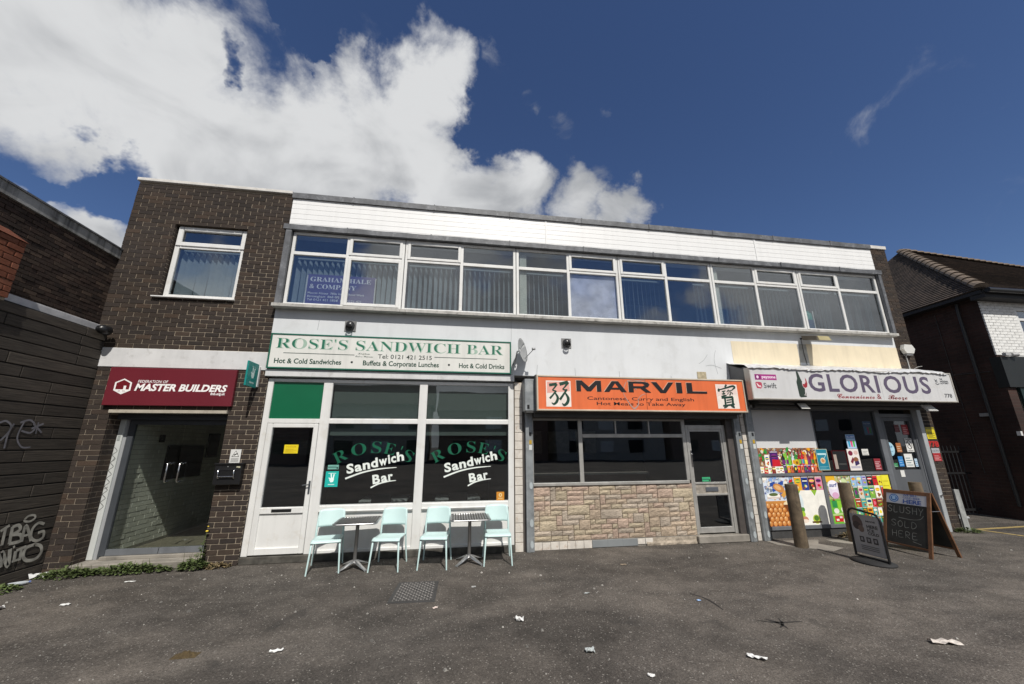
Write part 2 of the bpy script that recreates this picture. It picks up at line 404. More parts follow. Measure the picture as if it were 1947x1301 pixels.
GREYP = mat('dark_grey_aluminium', (.065, .072, .082), .45, .1, var=.08, vs=5)
GREYM = mat('mid_grey_aluminium', (.15, .16, .175), .5, .1, var=.1, vs=5, streak=.15)
BLACK = mat('black_plastic', (.012, .012, .013), .35, var=.05)
SOOT = mat('dark_recess', (.02, .02, .02), .9, var=.1)
CHROME = mat('polished_steel', (.72, .72, .72), .16, 1.0, var=.03)
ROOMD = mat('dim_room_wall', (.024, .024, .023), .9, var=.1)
ROOML = mat('office_wall', (.30, .31, .32), .9, var=.05)
ROOMF = mat('room_floor', (.07, .06, .05), .6, var=.15)
BLIND = mat('blind_fabric', (.30, .35, .38), .85, var=.06)
TILE = mat('crazed_white_tile', (.62, .58, .52), .3, var=.12, vs=9, bump=.1, bs=20, spots=(.40, .27, .18), spot_amt=.5, spot_scale=16)
GLASS = glass('window_glass', (.80, .83, .84), 3.0, .22, 1.5)
GLASSD = glass('shop_glass', (.72, .75, .75), 2.3, .10, 1.1)
GLASSE = glass('door_glass', (.92, .94, .92), 1.4, .05, .9)
WOOD = mat('weathered_post_wood', (.125, .092, .058), .9, var=.35, vs=7, bump=.5, bs=30, streak=.35, spots=(.20, .155, .095), spot_amt=.5, spot_scale=9)
FRAMEW = mat('varnished_wood', (.16, .075, .035), .55, var=.25, vs=12, bump=.1, streak=.2)
LEAF = mat('weed_leaf', (.075, .105, .03), .7, var=.5, vs=20)
DRY = mat('dry_leaf', (.16, .12, .06), .85, var=.4, vs=20)
PAPER = mat('crumpled_paper', (.70, .70, .68), .8, var=.1, vs=30)

def asphalt():
    t = NT('asphalt')
    g = t.noise(150, 3, .8); v = t.vor(95, 'F1', 'Color'); sp = t.node('ShaderNodeSeparateColor'); t.l.new(v, sp.inputs[0])
    big = t.noise(.55, 6, .6, None, .4); mid = t.noise(3.2, 6, .65)
    sweep = t.noise(.38, 5, .6, (1.0, 2.6, 1), 1.2, (2, 5, 0))
    c = t.mix(t.rng(big, .35, .66), (.074, .066, .058), (.112, .098, .084))
    c = t.scale(c, t.rng(sweep, .34, .64, .72, 1.2))
    gum = t.vor(1.9); c = t.scale(c, t.rng(gum, .035, .055, .62, 1.0))
    c = t.scale(c, t.rng(mid, .3, .7, .82, 1.18))
    c = t.scale(c, t.rng(sp.outputs[0], .0, 1.0, .76, 1.26))
    c = t.scale(c, t.rng(g, .3, .72, .74, 1.3))
    c = t.mix(t.rng(sp.outputs[1], .955, .985, 0, .75), c, (.27, .25, .22))         # pale chippings
    c = t.mix(t.rng(t.noise(1.7, 5, .55, None, .8, (9, 3, 0)), .66, .74, 0, .55), c, (.040, .037, .034))  # oil stains
    t.color(c); t.set(Roughness=.93); t.b.inputs['Specular IOR Level'].default_value = .25
    b1 = t.bump(t.vor(95), .55, .006); t.bump(mid, .35, .03, b1)
    return t.m
# ---------------------------------------------------------------- ground
gm = MB(); gm.add([(-300, -300, 0), (300, -300, 0), (300, 300, 0), (-300, 300, 0)], [(0, 1, 2, 3)])
ground = tag(gm.build('ground', asphalt(), recalc=False), None, None, None, 'structure')
m = MB()
for pts in ([(5.86, -.06), (5.84, -.30), (6.42, -.84), (6.78, -.70), (6.62, -.38), (6.9, -.12)], [(7.02, -.16), (7.0, -.30), (7.45, -.72), (7.75, -.62), (7.72, -.2)]):
    m.prism([(x, y, -.02) for x, y in pts], (0, 0, .026))
slab = tag(m.build('concrete_apron', CONC), None, None, None, 'structure')
YEL = mat('worn_yellow_paint', (.34, .25, .09), .85, var=.3, vs=9, spots=(.07, .065, .06), spot_amt=.9, spot_scale=14)
m = MB()
for a, b in (((10.92, .08), (13.1, .16)), ((10.92, .0), (11.1, -.9))):
    a, b = Vector(a), Vector(b); d = (b-a).normalized(); n = Vector((-d.y, d.x))*.05
    m.add([(*(a-n), .004), (*(b-n), .004), (*(b+n), .004), (*(a+n), .004)], [(0, 1, 2, 3)])
tag(m.build('painted_line', YEL, recalc=False), None, None, None, 'structure')

# ---------------------------------------------------------------- the shop building
bld = thing('shop_building', 'two storey flat roofed parade with brick end, white cladding and three shopfronts', 'building', (2.4, 4.0, 0))
# --- brickwork
CH, CLN = .0765, .225
def courses(x0, x1, z0, z1, holes, ph=0.0, CH=CH, CLN=CLN):
    out = []; k0 = round(z0/CH); k = k0
    while k*CH+CH*.5 < z1:
        za, zb = max(k*CH, z0), min(k*CH+CH, z1)
        if zb-za > .03:
            iv = [(x0, x1)]
            for hx0, hx1, hz0, hz1 in holes:
                if min(zb, hz1)-max(za, hz0) > .4*(zb-za):
                    nv = []
                    for a, b in iv:
                        if hx1 <= a or hx0 >= b: nv.append((a, b)); continue
                        if hx0 > a: nv.append((a, hx0))
                        if hx1 < b: nv.append((hx1, b))
                    iv = nv
            off = ph + (CLN/2 if k % 2 else 0)
            for a, b in iv:
                i = math.floor((a-off)/CLN); row = []; g = .005 if CLN > .2 else .004; st = a
                while off+i*CLN < b:
                    p, q = max(off+i*CLN+g, st), min(off+(i+1)*CLN-g, b)
                    if p-a < .04: p = a
                    if b-q < .045: q = b
                    if q-p > .035: row.append((p, q, za+g, zb-g)); st = q+2*g
                    i += 1
                    if q >= b: break
                out += row
        k += 1
    return out
HOLES = [(-5.60, -2.0, 2.965, 3.283), (-4.975, -3.79, 4.185, 5.605), (-5.225, -3.548, -1, 2.29)]
bricks = courses(-5.60, -3.053, 0.0, 3.283, HOLES, -5.60) + courses(-5.71, -3.10, 3.283, 6.385, HOLES, -5.71)
bricks += courses(10.005, 10.45, 3.0, 6.33, [], 10.005) + courses(10.152, 10.45, 0.0, 2.98, [], 10.152)
m = MB()
for b in [(-5.60, -5.226, 0, 2.965), (-3.547, -3.053, 0, 2.965), (-5.226, -3.547, 2.29, 2.965), (-5.708, -3.10, 3.283, 4.185), (-5.708, -4.976, 4.185, 5.605), (-3.79, -3.10, 4.185, 5.605), (-5.708, -3.10, 5.605, 6.385)]:
    m.box(b[0], b[1], .0065, .30, b[2], b[3])
wall = m.build('brick_wall', MORTAR, bld)
m = MB(); m.box(10.006, 10.45, .0065, .30, 2.99, 6.33); m.box(10.153, 10.45, .0065, .30, 0, 2.99); m.build('brick_pier', MORTAR, bld)
bm_ = MB().box(-.5, .5, -.5, .5, -.5, .5, .06); bmesh_ob = bm_.build('brick_shape', BRICK)
BRM = bmesh_ob.data; bpy.data.objects.remove(bmesh_ob); BRM.name = 'brick'
def lay(bl, y, parent, axis='y', lim=300, name='brick', rest='brickwork', material=None, me=None, jit=.0022, depth=.03):
    """bl: list of (a0, a1, z0, z1); the nearest lim are objects, the rest one mesh"""
    me = me or BRM; r_ = random.Random(3)
    def ctr(b): return Vector(((b[0]+b[1])/2, y, (b[2]+b[3])/2)) if axis == 'y' else Vector((y, (b[0]+b[1])/2, (b[2]+b[3])/2))
    bl = sorted(bl, key=lambda b: (ctr(b)-CAM).length); mb = MB()
    for i, b in enumerate(bl):
        c = ctr(b); j = r_.uniform(-jit, jit); s = Vector((b[1]-b[0], depth, b[3]-b[2]))
        if axis == 'y': c.y += depth/2+j
        else: c.x += -depth/2+j; s = Vector((depth, b[1]-b[0], b[3]-b[2]))
        if i < lim:
            rz = r_.uniform(-.006, .006)
            mw = Matrix.Translation(c) @ Matrix.Rotation(rz, 4, 'Y' if axis == 'y' else 'X') @ Matrix.Diagonal((s.x, s.y, s.z, 1))
            link(name, me, parent, mw=mw)
        else:
            mb.box(c.x-s.x/2, c.x+s.x/2, c.y-s.y/2, c.y+s.y/2, c.z-s.z/2, c.z+s.z/2)
    if mb.v: tag(mb.build(rest, material or me.materials[0], parent), None, kind='stuff')
lay(bricks, 0.0, wall)
# brick returns: door reveal, window reveals, shopfront side
m = MB(); r_ = random.Random(5)
k = 0
while k*CH < 2.95:
    z0, z1 = k*CH+.0055, k*CH+CH-.0055
    for (a, b) in (((.034, .13), (.14, .245)) if k % 2 else ((.034, .245),)):
        if z1 < 2.24: m.box(-5.255, -5.222+r_.uniform(-.002, .002), a, b, z0, z1)
    m.box(-3.085, -3.0495+r_.uniform(-.001, .001), .032, .12, z0, z1)
    m.box(10.118, 10.1505, .034, .14, z0, z1) if z1 < 2.9 else None
    k += 1
k = 55
while k*CH < 5.6:
    for x0, x1 in ((-5.0, -4.9722),):
        m.box(x0, x1, .033, .10, k*CH+.0055, k*CH+CH-.0055)
    k += 1
tag(m.build('reveal_brickwork', BRICK, bld), None, kind='stuff')
m = MB(); m.box(-5.58, -3.10, -.014, .28, 2.967, 3.281, .006); m.build('concrete_band', BAND, bld)
for a, b in ((-5.728, -4.45), (-4.446, -3.113)): m = MB(); m.box(a, b, -.05, .32, 6.389, 6.452, .008); m.build('coping', COPING, bld)
m = MB(); m.box(10.0, 10.47, -.03, .32, 6.335, 6.43, .01); m.build('coping', COPING, bld)
# --- shell: roof, back, side and party walls, floors
m = MB()
m.box(-5.60, 10.45, .30, 9, 6.20, 6.36); m.box(-5.60, 10.45, 8.8, 9, 0, 6.2); m.box(-5.60, -5.45, .30, 8.8, 2.9, 6.2); m.box(10.28, 10.45, .30, 8.8, 0, 6.2)
m.box(-5.45, 10.28, .30, 8.8, 2.95, 3.95)
m.build('roof_and_floor_slabs', mat('slab_concrete', (.18, .18, .18), .9), bld)
m = MB(); 
for x in (-3.16, 1.22, 5.72): m.box(x-.05, x+.05, .32, 8.8, 0, 2.95)
m.box(-5.60, -5.10, .262, 4.0, 0, 2.949)
for x in (-3.15,): m.box(x-.05, x+.05, .32, 8.8, 3.95, 6.2)
m.box(-5.45, 10.28, 4.2, 4.3, 3.95, 6.2)
m.build('partition', ROOML, bld)
m = MB()
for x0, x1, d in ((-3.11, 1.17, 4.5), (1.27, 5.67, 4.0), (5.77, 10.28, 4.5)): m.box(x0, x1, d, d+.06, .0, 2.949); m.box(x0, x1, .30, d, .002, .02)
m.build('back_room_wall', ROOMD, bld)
# --- upper front: render, cladding, lead
m = MB(); m.box(-3.10, 10.0, .0, .28, 2.99, 4.075); m.box(-3.10, 10.0, .02, .28, 5.60, 6.31)
m.box(-3.053, 1.175, .0, .28, 2.872, 2.988); m.box(5.66, 10.15, .004, .28, 2.46, 2.989)
m.build('rendered_wall', RENDER, bld)
m = MB(); m.box(-3.098, 9.995, .008, .02, 5.70, 6.31); clad = m.build('cladding', mat('cladding_gap', (.25, .25, .25), .8), bld)
for i in range(6):
    z0 = 5.676+i*.1058
    for a, b in ((-3.098, 1.861), (1.866, 6.806), (6.811, 9.995)):
        q = MB()
        q.hexa([(a, -.0135, z0), (b, -.0135, z0), (b, .007, z0), (a, .007, z0)], [(a, -.011, z0+.1040), (b, -.011, z0+.1040), (b, .007, z0+.1040), (a, .007, z0+.1040)])
        q.build('cladding_board', CLAD, clad)
for xx in (1.8635, 6.8085): m = MB(); m.box(xx-.016, xx+.016, -.021, -.0165, 5.70, 6.31); m.build('cladding_joint_trim', CLAD, bld)
def wavy(x0, x1, yf, z0, z1, seed, name, n=160, amp=.006, yb=.3):
    r2 = random.Random(seed); off = [r2.uniform(-1, 1) for _ in range(n+1)]; q = MB()
    def f(i): return sum(off[max(0, min(n, i+d))] for d in (-2, -1, 0, 1, 2))/5
    for i in range(n):
        a, b = x0+(x1-x0)*i/n, x0+(x1-x0)*(i+1)/n
        q.hexa([(a, yf+amp*f(i), z0+amp*f(i)*1.2), (b, yf+amp*f(i+1), z0+amp*f(i+1)*1.2), (b, yb, z0), (a, yb, z0)], [(a, yf+amp*f(i+3), z1+amp*f(i)*1.5), (b, yf+amp*f(i+4), z1+amp*f(i+1)*1.5), (b, yb, z1), (a, yb, z1)])
    k = x0+1.1
    while k < x1: q.box(k, k+.022, yf-.012, yf+.004, z0-.003, z1+.006); k += 1.55
    return q.build(name, LEAD, bld)
wavy(-3.11, 10.0, -.045, 6.312, 6.425, 1, 'roof_flashing')
wavy(-3.135, 9.985, -.135, 5.595, 5.695, 2, 'window_ledge', yb=.005)
for a, b in ((-3.09, -2.99), (9.885, 9.965)): m = MB(); m.box(a, b, -.12, .0, 4.142, 5.594); m.build('lead_cheek', LEAD, bld)
xs = [-3.12, -.86, 1.35, 3.5, 5.7, 7.85, 9.975]
for a, b in zip(xs, xs[1:]): m = MB(); m.box(a, b-.004, -.155, .0, 4.077, 4.140, .006); m.build('sill', SILLM, bld)

# --- windows
def pane(x0, x1, z0, z1, y, parent, g=None, th=.006, tilt=0.0):
    q = MB(); q.box(x0, x1, y, y+th, z0, z1); o = q.build('pane', g or GLASS, parent); return o
def bars(q, x0, x1, z0, z1, w, y0, y1, b=.006):          # rectangular frame from four bars
    q.box(x0, x0+w, y0, y1, z0, z1, b); q.box(x1-w, x1, y0, y1, z0, z1, b)
    q.box(x0+w, x1-w, y0+.001, y1, z0, z0+w, b); q.box(x0+w, x1-w, y0+.001, y1, z1-w, z1, b)
def slats(x0, x1, z0, z1, y, ang, parent, seed, gap=.098, w=.088, miss=.0):
    q = MB(); r2 = random.Random(seed); x = x0+.03
    while x < x1-.03:
        if r2.random() >= miss:
            a = ang+r2.uniform(-.10, .10); dx, dy = math.cos(a)*w/2, math.sin(a)*w/2; sw = r2.uniform(-.012, .012)
            pts_t = [(x-dx*.35, y-dy*.35, z1), (x+dx*.35, y+dy*.35, z1)]; pts_m = [(x-dx, y-dy, z1-.12), (x+dx, y+dy, z1-.12)]; pts_b = [(x-dx+sw, y-dy, z0), (x+dx+sw, y+dy, z0)]
            o = (-math.sin(a)*.002, math.cos(a)*.002)
            for A, B in ((pts_b, pts_m), (pts_m, pts_t)):
                q.hexa([A[0], A[1], (A[1][0]+o[0], A[1][1]+o[1], A[1][2]), (A[0][0]+o[0], A[0][1]+o[1], A[0][2])], [B[0], B[1], (B[1][0]+o[0], B[1][1]+o[1], B[1][2]), (B[0][0]+o[0], B[0][1]+o[1], B[0][2])])
        x += gap
    q.box(x0, x1, y-.02, y+.02, z1+.002, z1+.03)
    return q.build('vertical_blind', BLIND, parent)
MUL = [-2.985, -1.99, -.952, .135, 1.215, 2.30, 3.385, 4.46, 5.545, 6.615, 7.715, 8.775, 9.88]
OPEN = [(0, 1), (1, 0), (0, 1), (1, 0), (0, 1), (1, 0)]
BL = [(.75, 0), (.75, .0), (.9, 0), (1.0, 0), (1.15, 0), (None, 0), (1.05, 0), (None, 0), (1.2, 0), (1.25, 0), (1.2, 0), (1.2, .2)]
YF = -.05
for i in range(6):
    x0, xm, x1 = MUL[2*i]+.006, MUL[2*i+1], MUL[2*i+2]-.006
    q = MB(); bars(q, x0, x1, 4.142, 5.592, .052, YF, YF+.06)
    q.box(xm-.03, xm+.03, YF, YF+.06, 4.194, 5.54, .006)
    q.box(x0+.052, xm-.03, YF+.001, YF+.06, 5.128, 5.195, .006); q.box(xm+.03, x1-.052, YF+.001, YF+.06, 5.128, 5.195, .006)
    wnd = q.build('window', UPVC, bld)
    for s, (a, b) in enumerate(((x0+.052, xm-.03), (xm+.03, x1-.052))):
        if OPEN[i][s]:
            q = MB(); bars(q, a+.004-.016, b-.004+.016, 5.195-.016, 5.54+.012, .058, YF-.014, YF+.02, .008); q.build('opener_frame', UPVC, wnd)
        pane(a, b, 5.195, 5.54, YF+.025+.004*rnd.random(), wnd)
        if i == 0 and s == 1:
            q = MB(); bars(q, a-.012, b+.012, 4.182, 5.14, .06, YF-.014, YF+.02, .008); q.build('opener_frame', UPVC, wnd)
        pane(a, b, 4.194, 5.128, YF+.025+.004*rnd.random(), wnd)
        an, ms = BL[2*i+s]
        if an is not None: slats(a+.02, b-.01, 4.2, 5.12 if s or i else 5.12, .14, an, wnd, 10+2*i+s, miss=ms)
        else:
            if i == 2:
                q = MB(); q.box(a+.01, b-.005, .02, .024, 4.20, 5.12); q.build('lilac_sheet', mat('pale_lilac', (.70, .68, .82), .6, var=.25, vs=4), wnd)  # pale mottled lilac sheet behind the lower pane
            else: slats(b-.30, b-.01, 4.2, 5.12, .14, 1.3, wnd, 50)
for x in (1.30, 5.60): q = MB(); q.box(x, x+.14, .02, .05, 4.16, 5.5); q.build('window_post', mat('pale_paint', (.62, .62, .55), .7), bld)
# window in the brick end
q = MB(); bars(q, -4.955, -3.80, 4.20, 5.585, .075, .075, .14)
q.box(-4.88, -3.875, .076, .14, 5.155, 5.215, .006)
wnd = q.build('window', UPVC, bld)
q = MB(); bars(q, -4.945, -3.81, 5.195, 5.585, .085, .055, .10, .012); q.build('opener_frame', UPVC, wnd)
pane(-4.88, -3.875, 5.25, 5.52, .10, wnd); pane(-4.88, -3.875, 4.275, 5.155, .10, wnd)
q = MB(); q.box(-5.05, -3.778, -.055, .15, 4.175, 4.20, .006); q.build('sill', UPVC, wnd)
slats(-4.87, -3.89, 4.26, 5.16, .22, .7, wnd, 77)
# ---------------------------------------------------------------- glazed office entrance
q = MB()
q.box(-5.085, -5.005, .25, .30, .152, 2.24); q.box(-5.005, -3.547, .251, .33, 2.075, 2.15); q.box(-3.60, -3.548, .251, .33, .152, 2.075)
q.box(-5.14, -5.085, .29, .34, .11, 2.24); q.box(-5.22, -3.547, .16, .30, 2.152, 2.238)
ent = q.build('entrance', GREYP, bld)
q = MB(); q.box(-5.222, -5.142, .236, .285, .108, 2.236, .006); wp = q.build('shutter_guide', mat('pale_grey_steel', (.60, .62, .60), .5, .1, var=.06, streak=.1), ent)
pr = Py(.2355)
pts = [(563, 560), (575, 590), (553, 605), (572, 625), (548, 632), (566, 650), (545, 662), (562, 678), (540, 682), (556, 700), (534, 702), (548, 722), (528, 716), (524, 738), (538, 742)]
zz = [(-5.19+ (.028 if i % 2 else -.022), 1.72-i*.058) for i in range(17)]
pr.curve(zz, .007, '#1c1c1e'); pr.stroke([(-5.2, 1.5), (-5.17, 1.56)], .006, '#1c1c1e'); pr.stroke([(-5.21, 1.1), (-5.165, 1.13)], .006, '#1c1c1e'); pr.rect(-5.205, 1.82, -5.165, 1.9, '#8a8f8c')
pr.build('marker_scribble', ent, PAINTED)
q = MB(); q.box(-5.222, -3.556, -.045, .03, 2.237, 2.288, .005); q.build('lintel_strip', mat('beige_metal', (.42, .38, .31), .6, var=.1, vs=8, spots=(.2, .16, .12), spot_amt=.4), ent)
for x0, x1 in ((-5.003, -4.303), (-4.293, -3.602)):
    q = MB(); q.box(x0, x1, .258, .31, .155, .238); d_ = q.build('door', GREYM, ent)
    pane(x0+.002, x1-.002, .239, 2.073, .275, ent, GLASSE, .010)
for x, dx in ((-4.385, 0), (-4.212, 0)):
    q = MB(); pt = [(x, .272, 1.20), (x, .225, 1.185), (x-.004, .20, 1.20), (x-.004, .20, 1.46), (x, .225, 1.475), (x, .272, 1.46)]
    q.tube(pt, .014, 8); q.build('handle', CHROME, ent)
q = MB(); q.box(-5.225, -3.55, -.02, .45, .0, .106, .012); q.box(-5.03, -3.6, .2, .34, .106, .150, .004); q.build('doorstep', CONC, ent)
# lobby behind the glass: painted brick wall on the left, notice boards, inner door
lb = MB(); lob = courses(.36, 3.0, .12, 2.9, [], 0)
for a, b, z0, z1 in lob: lb.box(-5.10, -5.068+rnd.uniform(-.003, .003), a, b, z0, z1)
tag(lb.build('lobby_brickwork', brick_mat('lobby_painted_brick', [(.66, .67, .60), (.72, .73, .66), (.69, .70, .63)], .06, .6), ent), None, kind='stuff')
q = MB(); q.box(-5.09, -5.080, .34, 3.0, .1, 2.9); q.box(-5.10, -3.1, 3.0, 3.1, 0, 2.94); q.box(-3.26, -3.21, .31, 3.0, 0, 2.94); q.build('lobby_wall', mat('lobby_paint', (.50, .50, .46), .8, var=.05), ent)
q = MB(); q.box(-5.08, -3.25, .46, 3.0, .0, .108); q.build('lobby_floor', mat('door_mat', (.11, .10, .07), .9, var=.3, vs=15), ent)
q = MB(); q.box(-5.066, -5.04, 1.2, 2.3, 1.15, 1.75); q.box(-5.066, -5.04, 2.4, 2.8, 1.5, 2.0); q.box(-5.066, -5.05, .95, 1.08, 1.80, 1.93); q.build('notice_board', SOOT, ent)
q = MB(); q.box(-4.55, -3.7, 2.95, 2.995, .11, 2.15, .01); q.build('inner_door', mat('inner_door_paint', (.5, .5, .48), .5), ent)
q = MB(); q.box(-4.42, -3.83, 2.93, 2.949, .35, 1.0); q.box(-4.42, -3.83, 2.93, 2.949, 1.15, 2.0); q.build('inner_door_panel', SOOT, ent)

# ---------------------------------------------------------------- sandwich bar shopfront
q = MB(); y0, y1 = .045, .115
q.box(-3.048, -2.958, y0, y1, .104, 2.845, .006)                   # left jamb
q.box(-2.958, 1.07, y0+.001, y1, 2.79, 2.845, .006)                # head
q.box(1.07, 1.172, y0, y1, .104, 2.845, .006)                      # right jamb
q.box(-2.155, -2.005, y0, y1, .104, 2.79, .006); q.box(-.535, -.395, y0, y1, .104, 2.79, .006)
q.box(-2.958, -2.155, y0+.001, y1, 2.098, 2.172, .006)
for a, b in ((-2.005, -.535), (-.395, 1.07)):
    q.box(a, b, y0+.001, y1, 2.093, 2.170, .006); q.box(a, b, y0+.001, y1, .718, .798, .008); q.box(a, b, y0+.001, y1, .104, .150, .006)
    q.box(a, b, y0-.022, y0+.002, .705, .728, .006)
    for z in (.798, 2.17): q.box(a, b, y0+.012, y1, z+.0005, z+.012)
sf = q.build('shopfront', UPVC, bld); sf['label'] = 'white plastic shopfront with green top light and painted window lettering'
for a, b in ((-2.005, -.535), (-.395, 1.07)):
    q = MB(); q.box(a, b, y0+.03, y1-.01, .150, .718); q.build('panel', UPVC, sf)
q = MB(); xa, xb = -2.952, -2.160                                   # door leaf
q.box(xa, xa+.085, y0-.012, y1-.02, .118, 2.092, .008); q.box(xb-.075, xb, y0-.012, y1-.02, .118, 2.092, .008)
q.box(xa+.085, xb-.075, y0-.011, y1-.02, 2.024, 2.092, .008); q.box(xa+.085, xb-.075, y0-.011, y1-.02, .118, .215, .008); q.box(xa+.085, xb-.075, y0-.011, y1-.02, .700, .795, .008)
q.box(xa+.085, xb-.075, y0+.015, y1-.03, .215, .700)
q.build('door', UPVC, sf)
pane(xa+.085, xb-.075, .795, 2.024, y0+.03, sf, GLASSD)
q = MB(); q.box(-2.70, -2.405, y0-.016, y0-.005, .722, .770, .004); q.build('letter_slot', BLACK, sf)
q = MB(); q.box(-2.198, -2.168, y0-.022, y0-.012, .985, 1.185, .004); q.tube([(-2.183, y0-.03, 1.13), (-2.183, y0-.055, 1.13), (-2.28, y0-.055, 1.12)], .009, 8); q.build('handle', GREYP, sf)
q = MB(); q.box(-2.958, -2.155, y0+.03, y0+.045, 2.172, 2.79); q.build('green_panel', mat('green_panel', (.004, .115, .050), .3, var=.04), sf)
for a, b in ((-2.005, -.535), (-.395, 1.07)):
    pane(a, b, 2.17, 2.79, y0+.035, sf, GLASSD); pane(a, b, .798, 2.093, y0+.035, sf, GLASSD)
q = MB(); q.box(-3.05, 1.18, .012, .14, .0, .103, .008); q.build('plinth', mat('dark_shaded_plinth', (.075, .07, .06), .95, var=.4, vs=7, bump=.4, bs=40, spots=(.03, .03, .025), spot_amt=.7), sf)  # dark plinth, the shadow of the chairs put into its colour too
# things fixed inside the glass
q = MB(); q.box(-2.0, 1.07, .16, .17, 1.90, 2.80); q.build('roller_blind', mat('grey_green_blind', (.20, .24, .22), .8, var=.05, vs=1.2), sf)
q = MB(); z = 1.60
while z < 1.90: q.box(-2.95, 1.07, .20, .24, z, z+.004); q.box(-2.95, -2.17, .2, .24, z+.3, z+.304) if z < 1.7 else None; z += .026
q.build('venetian_blind', mat('dark_slat', (.05, .06, .055), .5), sf)
# lettering on the glass
for cu in (-1.27, .335):
    pr = Py(y0+.0345)
    pr.arc_text([('R', -.505, .21), ('O', -.235, .24), ('S', .02, .16), ('E', .215, .185), ("'", .375, .022), ('S', .51, .165)], cu+.05, .564, 1.046, .19, '#0c5a41', style='serif', bold=-.008)
    pr.build('window_lettering', sf)
    pr = Py(y0+.0343); x0 = cu-.37
    for i, ch in enumerate('Sandwich'):
        w = .115 if ch not in 'ic' else (.035 if ch == 'i' else .085)
        if ch == 'w': w = .135
        pr.k = 1; pr.text(ch, x0, x0+w, 1.285+(x0-cu+.37)*.235, .14 if ch == 'S' else .142, '#dfe5df', bold=.035, rot=.16); x0 += w+.012
    pr.k = 3; pr.curve([(cu-.385, 1.205), (cu-.12, 1.300), (cu+.15, 1.352), (cu+.425, 1.373)], [.028, .026, .020, .010], '#dfe5df'); pr.build('window_lettering', sf); pr = Py(y0+.0343)
    pr.k = 2; x0 = cu+.06
    for ch, w in (('B', .12), ('a', .10), ('r', .075)):
        pr.k = 2; pr.text(ch, x0, x0+w, 1.115+(x0-cu-.06)*.2, .135, '#dfe5df', bold=.035, rot=.16); x0 += w+.014
    pr.k = 4; pr.curve([(cu+.03, 1.055), (cu+.15, 1.115), (cu+.30, 1.15), (cu+.43, 1.165)], [.022, .024, .018, .010], '#dfe5df')
    pr.build('window_lettering', sf)
# cafe furniture inside
wt = mat('pale_table_top', (.55, .55, .53), .5)
for k, xc in enumerate((-1.12, .22)):
    t = thing('indoor_table', ('pale cafe table inside the left sandwich bar window', 'pale cafe table inside the right sandwich bar window')[k], 'table', (xc, 1.0, .02), 'tables inside the sandwich bar')
    q = MB(); q.box(xc-.42, xc+.42, .72, 1.35, .745, .78, .006); q.build('table_top', wt, t)
    for sx in (-.28, .26):
        q = MB(); q.box(xc+sx-.03, xc+sx+.03, .95, 1.01, .06, .744); q.box(xc+sx-.05, xc+sx+.05, .75, 1.25, .021, .06); q.build('leg', wt, t)
    c = thing('indoor_chair', ('black chair with its back to the left sandwich bar window', 'black chair with its back to the right sandwich bar window')[k], 'chair', (xc, .6, .02), 'chairs inside the sandwich bar')
    q = MB(); q.box(xc-.17, xc+.17, .50, .53, .50, .90, .01); q.build('backrest', BLACK, c)
    q = MB(); q.box(xc-.19, xc+.19, .535, .93, .44, .47, .01); q.build('seat', BLACK, c)
    for sx in (-1, 1):
        for yy in (.52, .90): q = MB(); q.tube([(xc+sx*.17, yy, .021), (xc+sx*.17, yy, .44)], .012, 6); q.build('leg', BLACK, c)

# ---------------------------------------------------------------- takeaway shopfront (stone clad)
q = MB(); ya, yb = .075, .125
q.box(1.50, 1.535, ya, yb, 1.025, 2.20); q.box(1.535, 4.57, ya+.001, yb, 2.17, 2.205); q.box(2.392, 2.468, ya, yb, 1.078, 2.17, .004); q.box(4.50, 4.572, ya, yb, 1.078, 2.205, .004)
q.box(1.50, 4.53, ya-.035, yb, 1.024, 1.077, .006)
q.box(2.468, 4.50, ya-.004, yb, 1.862, 1.928, .005)
for x in (3.135, 3.815): q.box(x-.012, x+.012, ya, yb, 1.928, 2.17)
sf2 = q.build('shopfront', ALU, bld); sf2['label'] = 'aluminium takeaway shopfront over a stone clad wall'
pane(1.535, 2.392, 1.077, 2.17, ya+.02, sf2, GLASSD); pane(2.468, 4.50, 1.077, 1.862, ya+.02, sf2, GLASSD)
for a, b in ((2.468, 3.123), (3.147, 3.803), (3.827, 4.50)): pane(a, b, 1.928, 2.17, ya+.02, sf2, GLASSD)
q = MB()                                                              # door with its frame
q.box(4.576, 4.625, ya-.004, yb, .130, 2.10, .005); q.box(5.355, 5.425, ya-.004, yb, .130, 2.10, .005); q.box(4.625, 5.355, ya-.003, yb, 2.02, 2.10, .005)
q.box(4.627, 4.665, ya+.008, yb, .150, 2.018, .004); q.box(5.318, 5.353, ya+.008, yb, .150, 2.018, .004); q.box(4.665, 5.318, ya+.009, yb, 1.975, 2.018); q.box(4.665, 5.318, ya+.009, yb, .150, .250, .004)
q.box(4.665, 5.318, ya+.009, yb, .998, 1.035, .004); q.box(4.665, 5.318, ya+.009, yb, .795, .830, .004)
q.build('door', ALU, sf2)
q = MB(); q.box(4.665, 5.318, ya+.025, yb, .830, .998); q.build('door_panel', mat('woodgrain_panel', (.30, .27, .23), .6, var=.3, vs=14), sf2)
q = MB(); q.box(4.87, 5.13, ya+.010, ya+.024, .868, .945, .004); q.build('letter_slot', mat('slot_steel', (.3, .33, .38), .3, .8), sf2)
q = MB(); q.box(4.632, 4.660, ya-.002, ya+.008, 1.32, 1.62); q.lathe([(0, -.03), (.012, -.03), (.012, 0)], (4.646, ya-.002, 1.55), 10, 'Y'); q.build('lock_plate', CHROME, sf2)
pane(4.665, 5.318, 1.035, 1.975, ya+.03, sf2, GLASSD); pane(4.665, 5.318, .250, .795, ya+.03, sf2, GLASSD)
q = MB(); q.box(4.53, 5.56, -.03, .30, 0, .126, .012); q.build('doorstep', CONC, sf2)
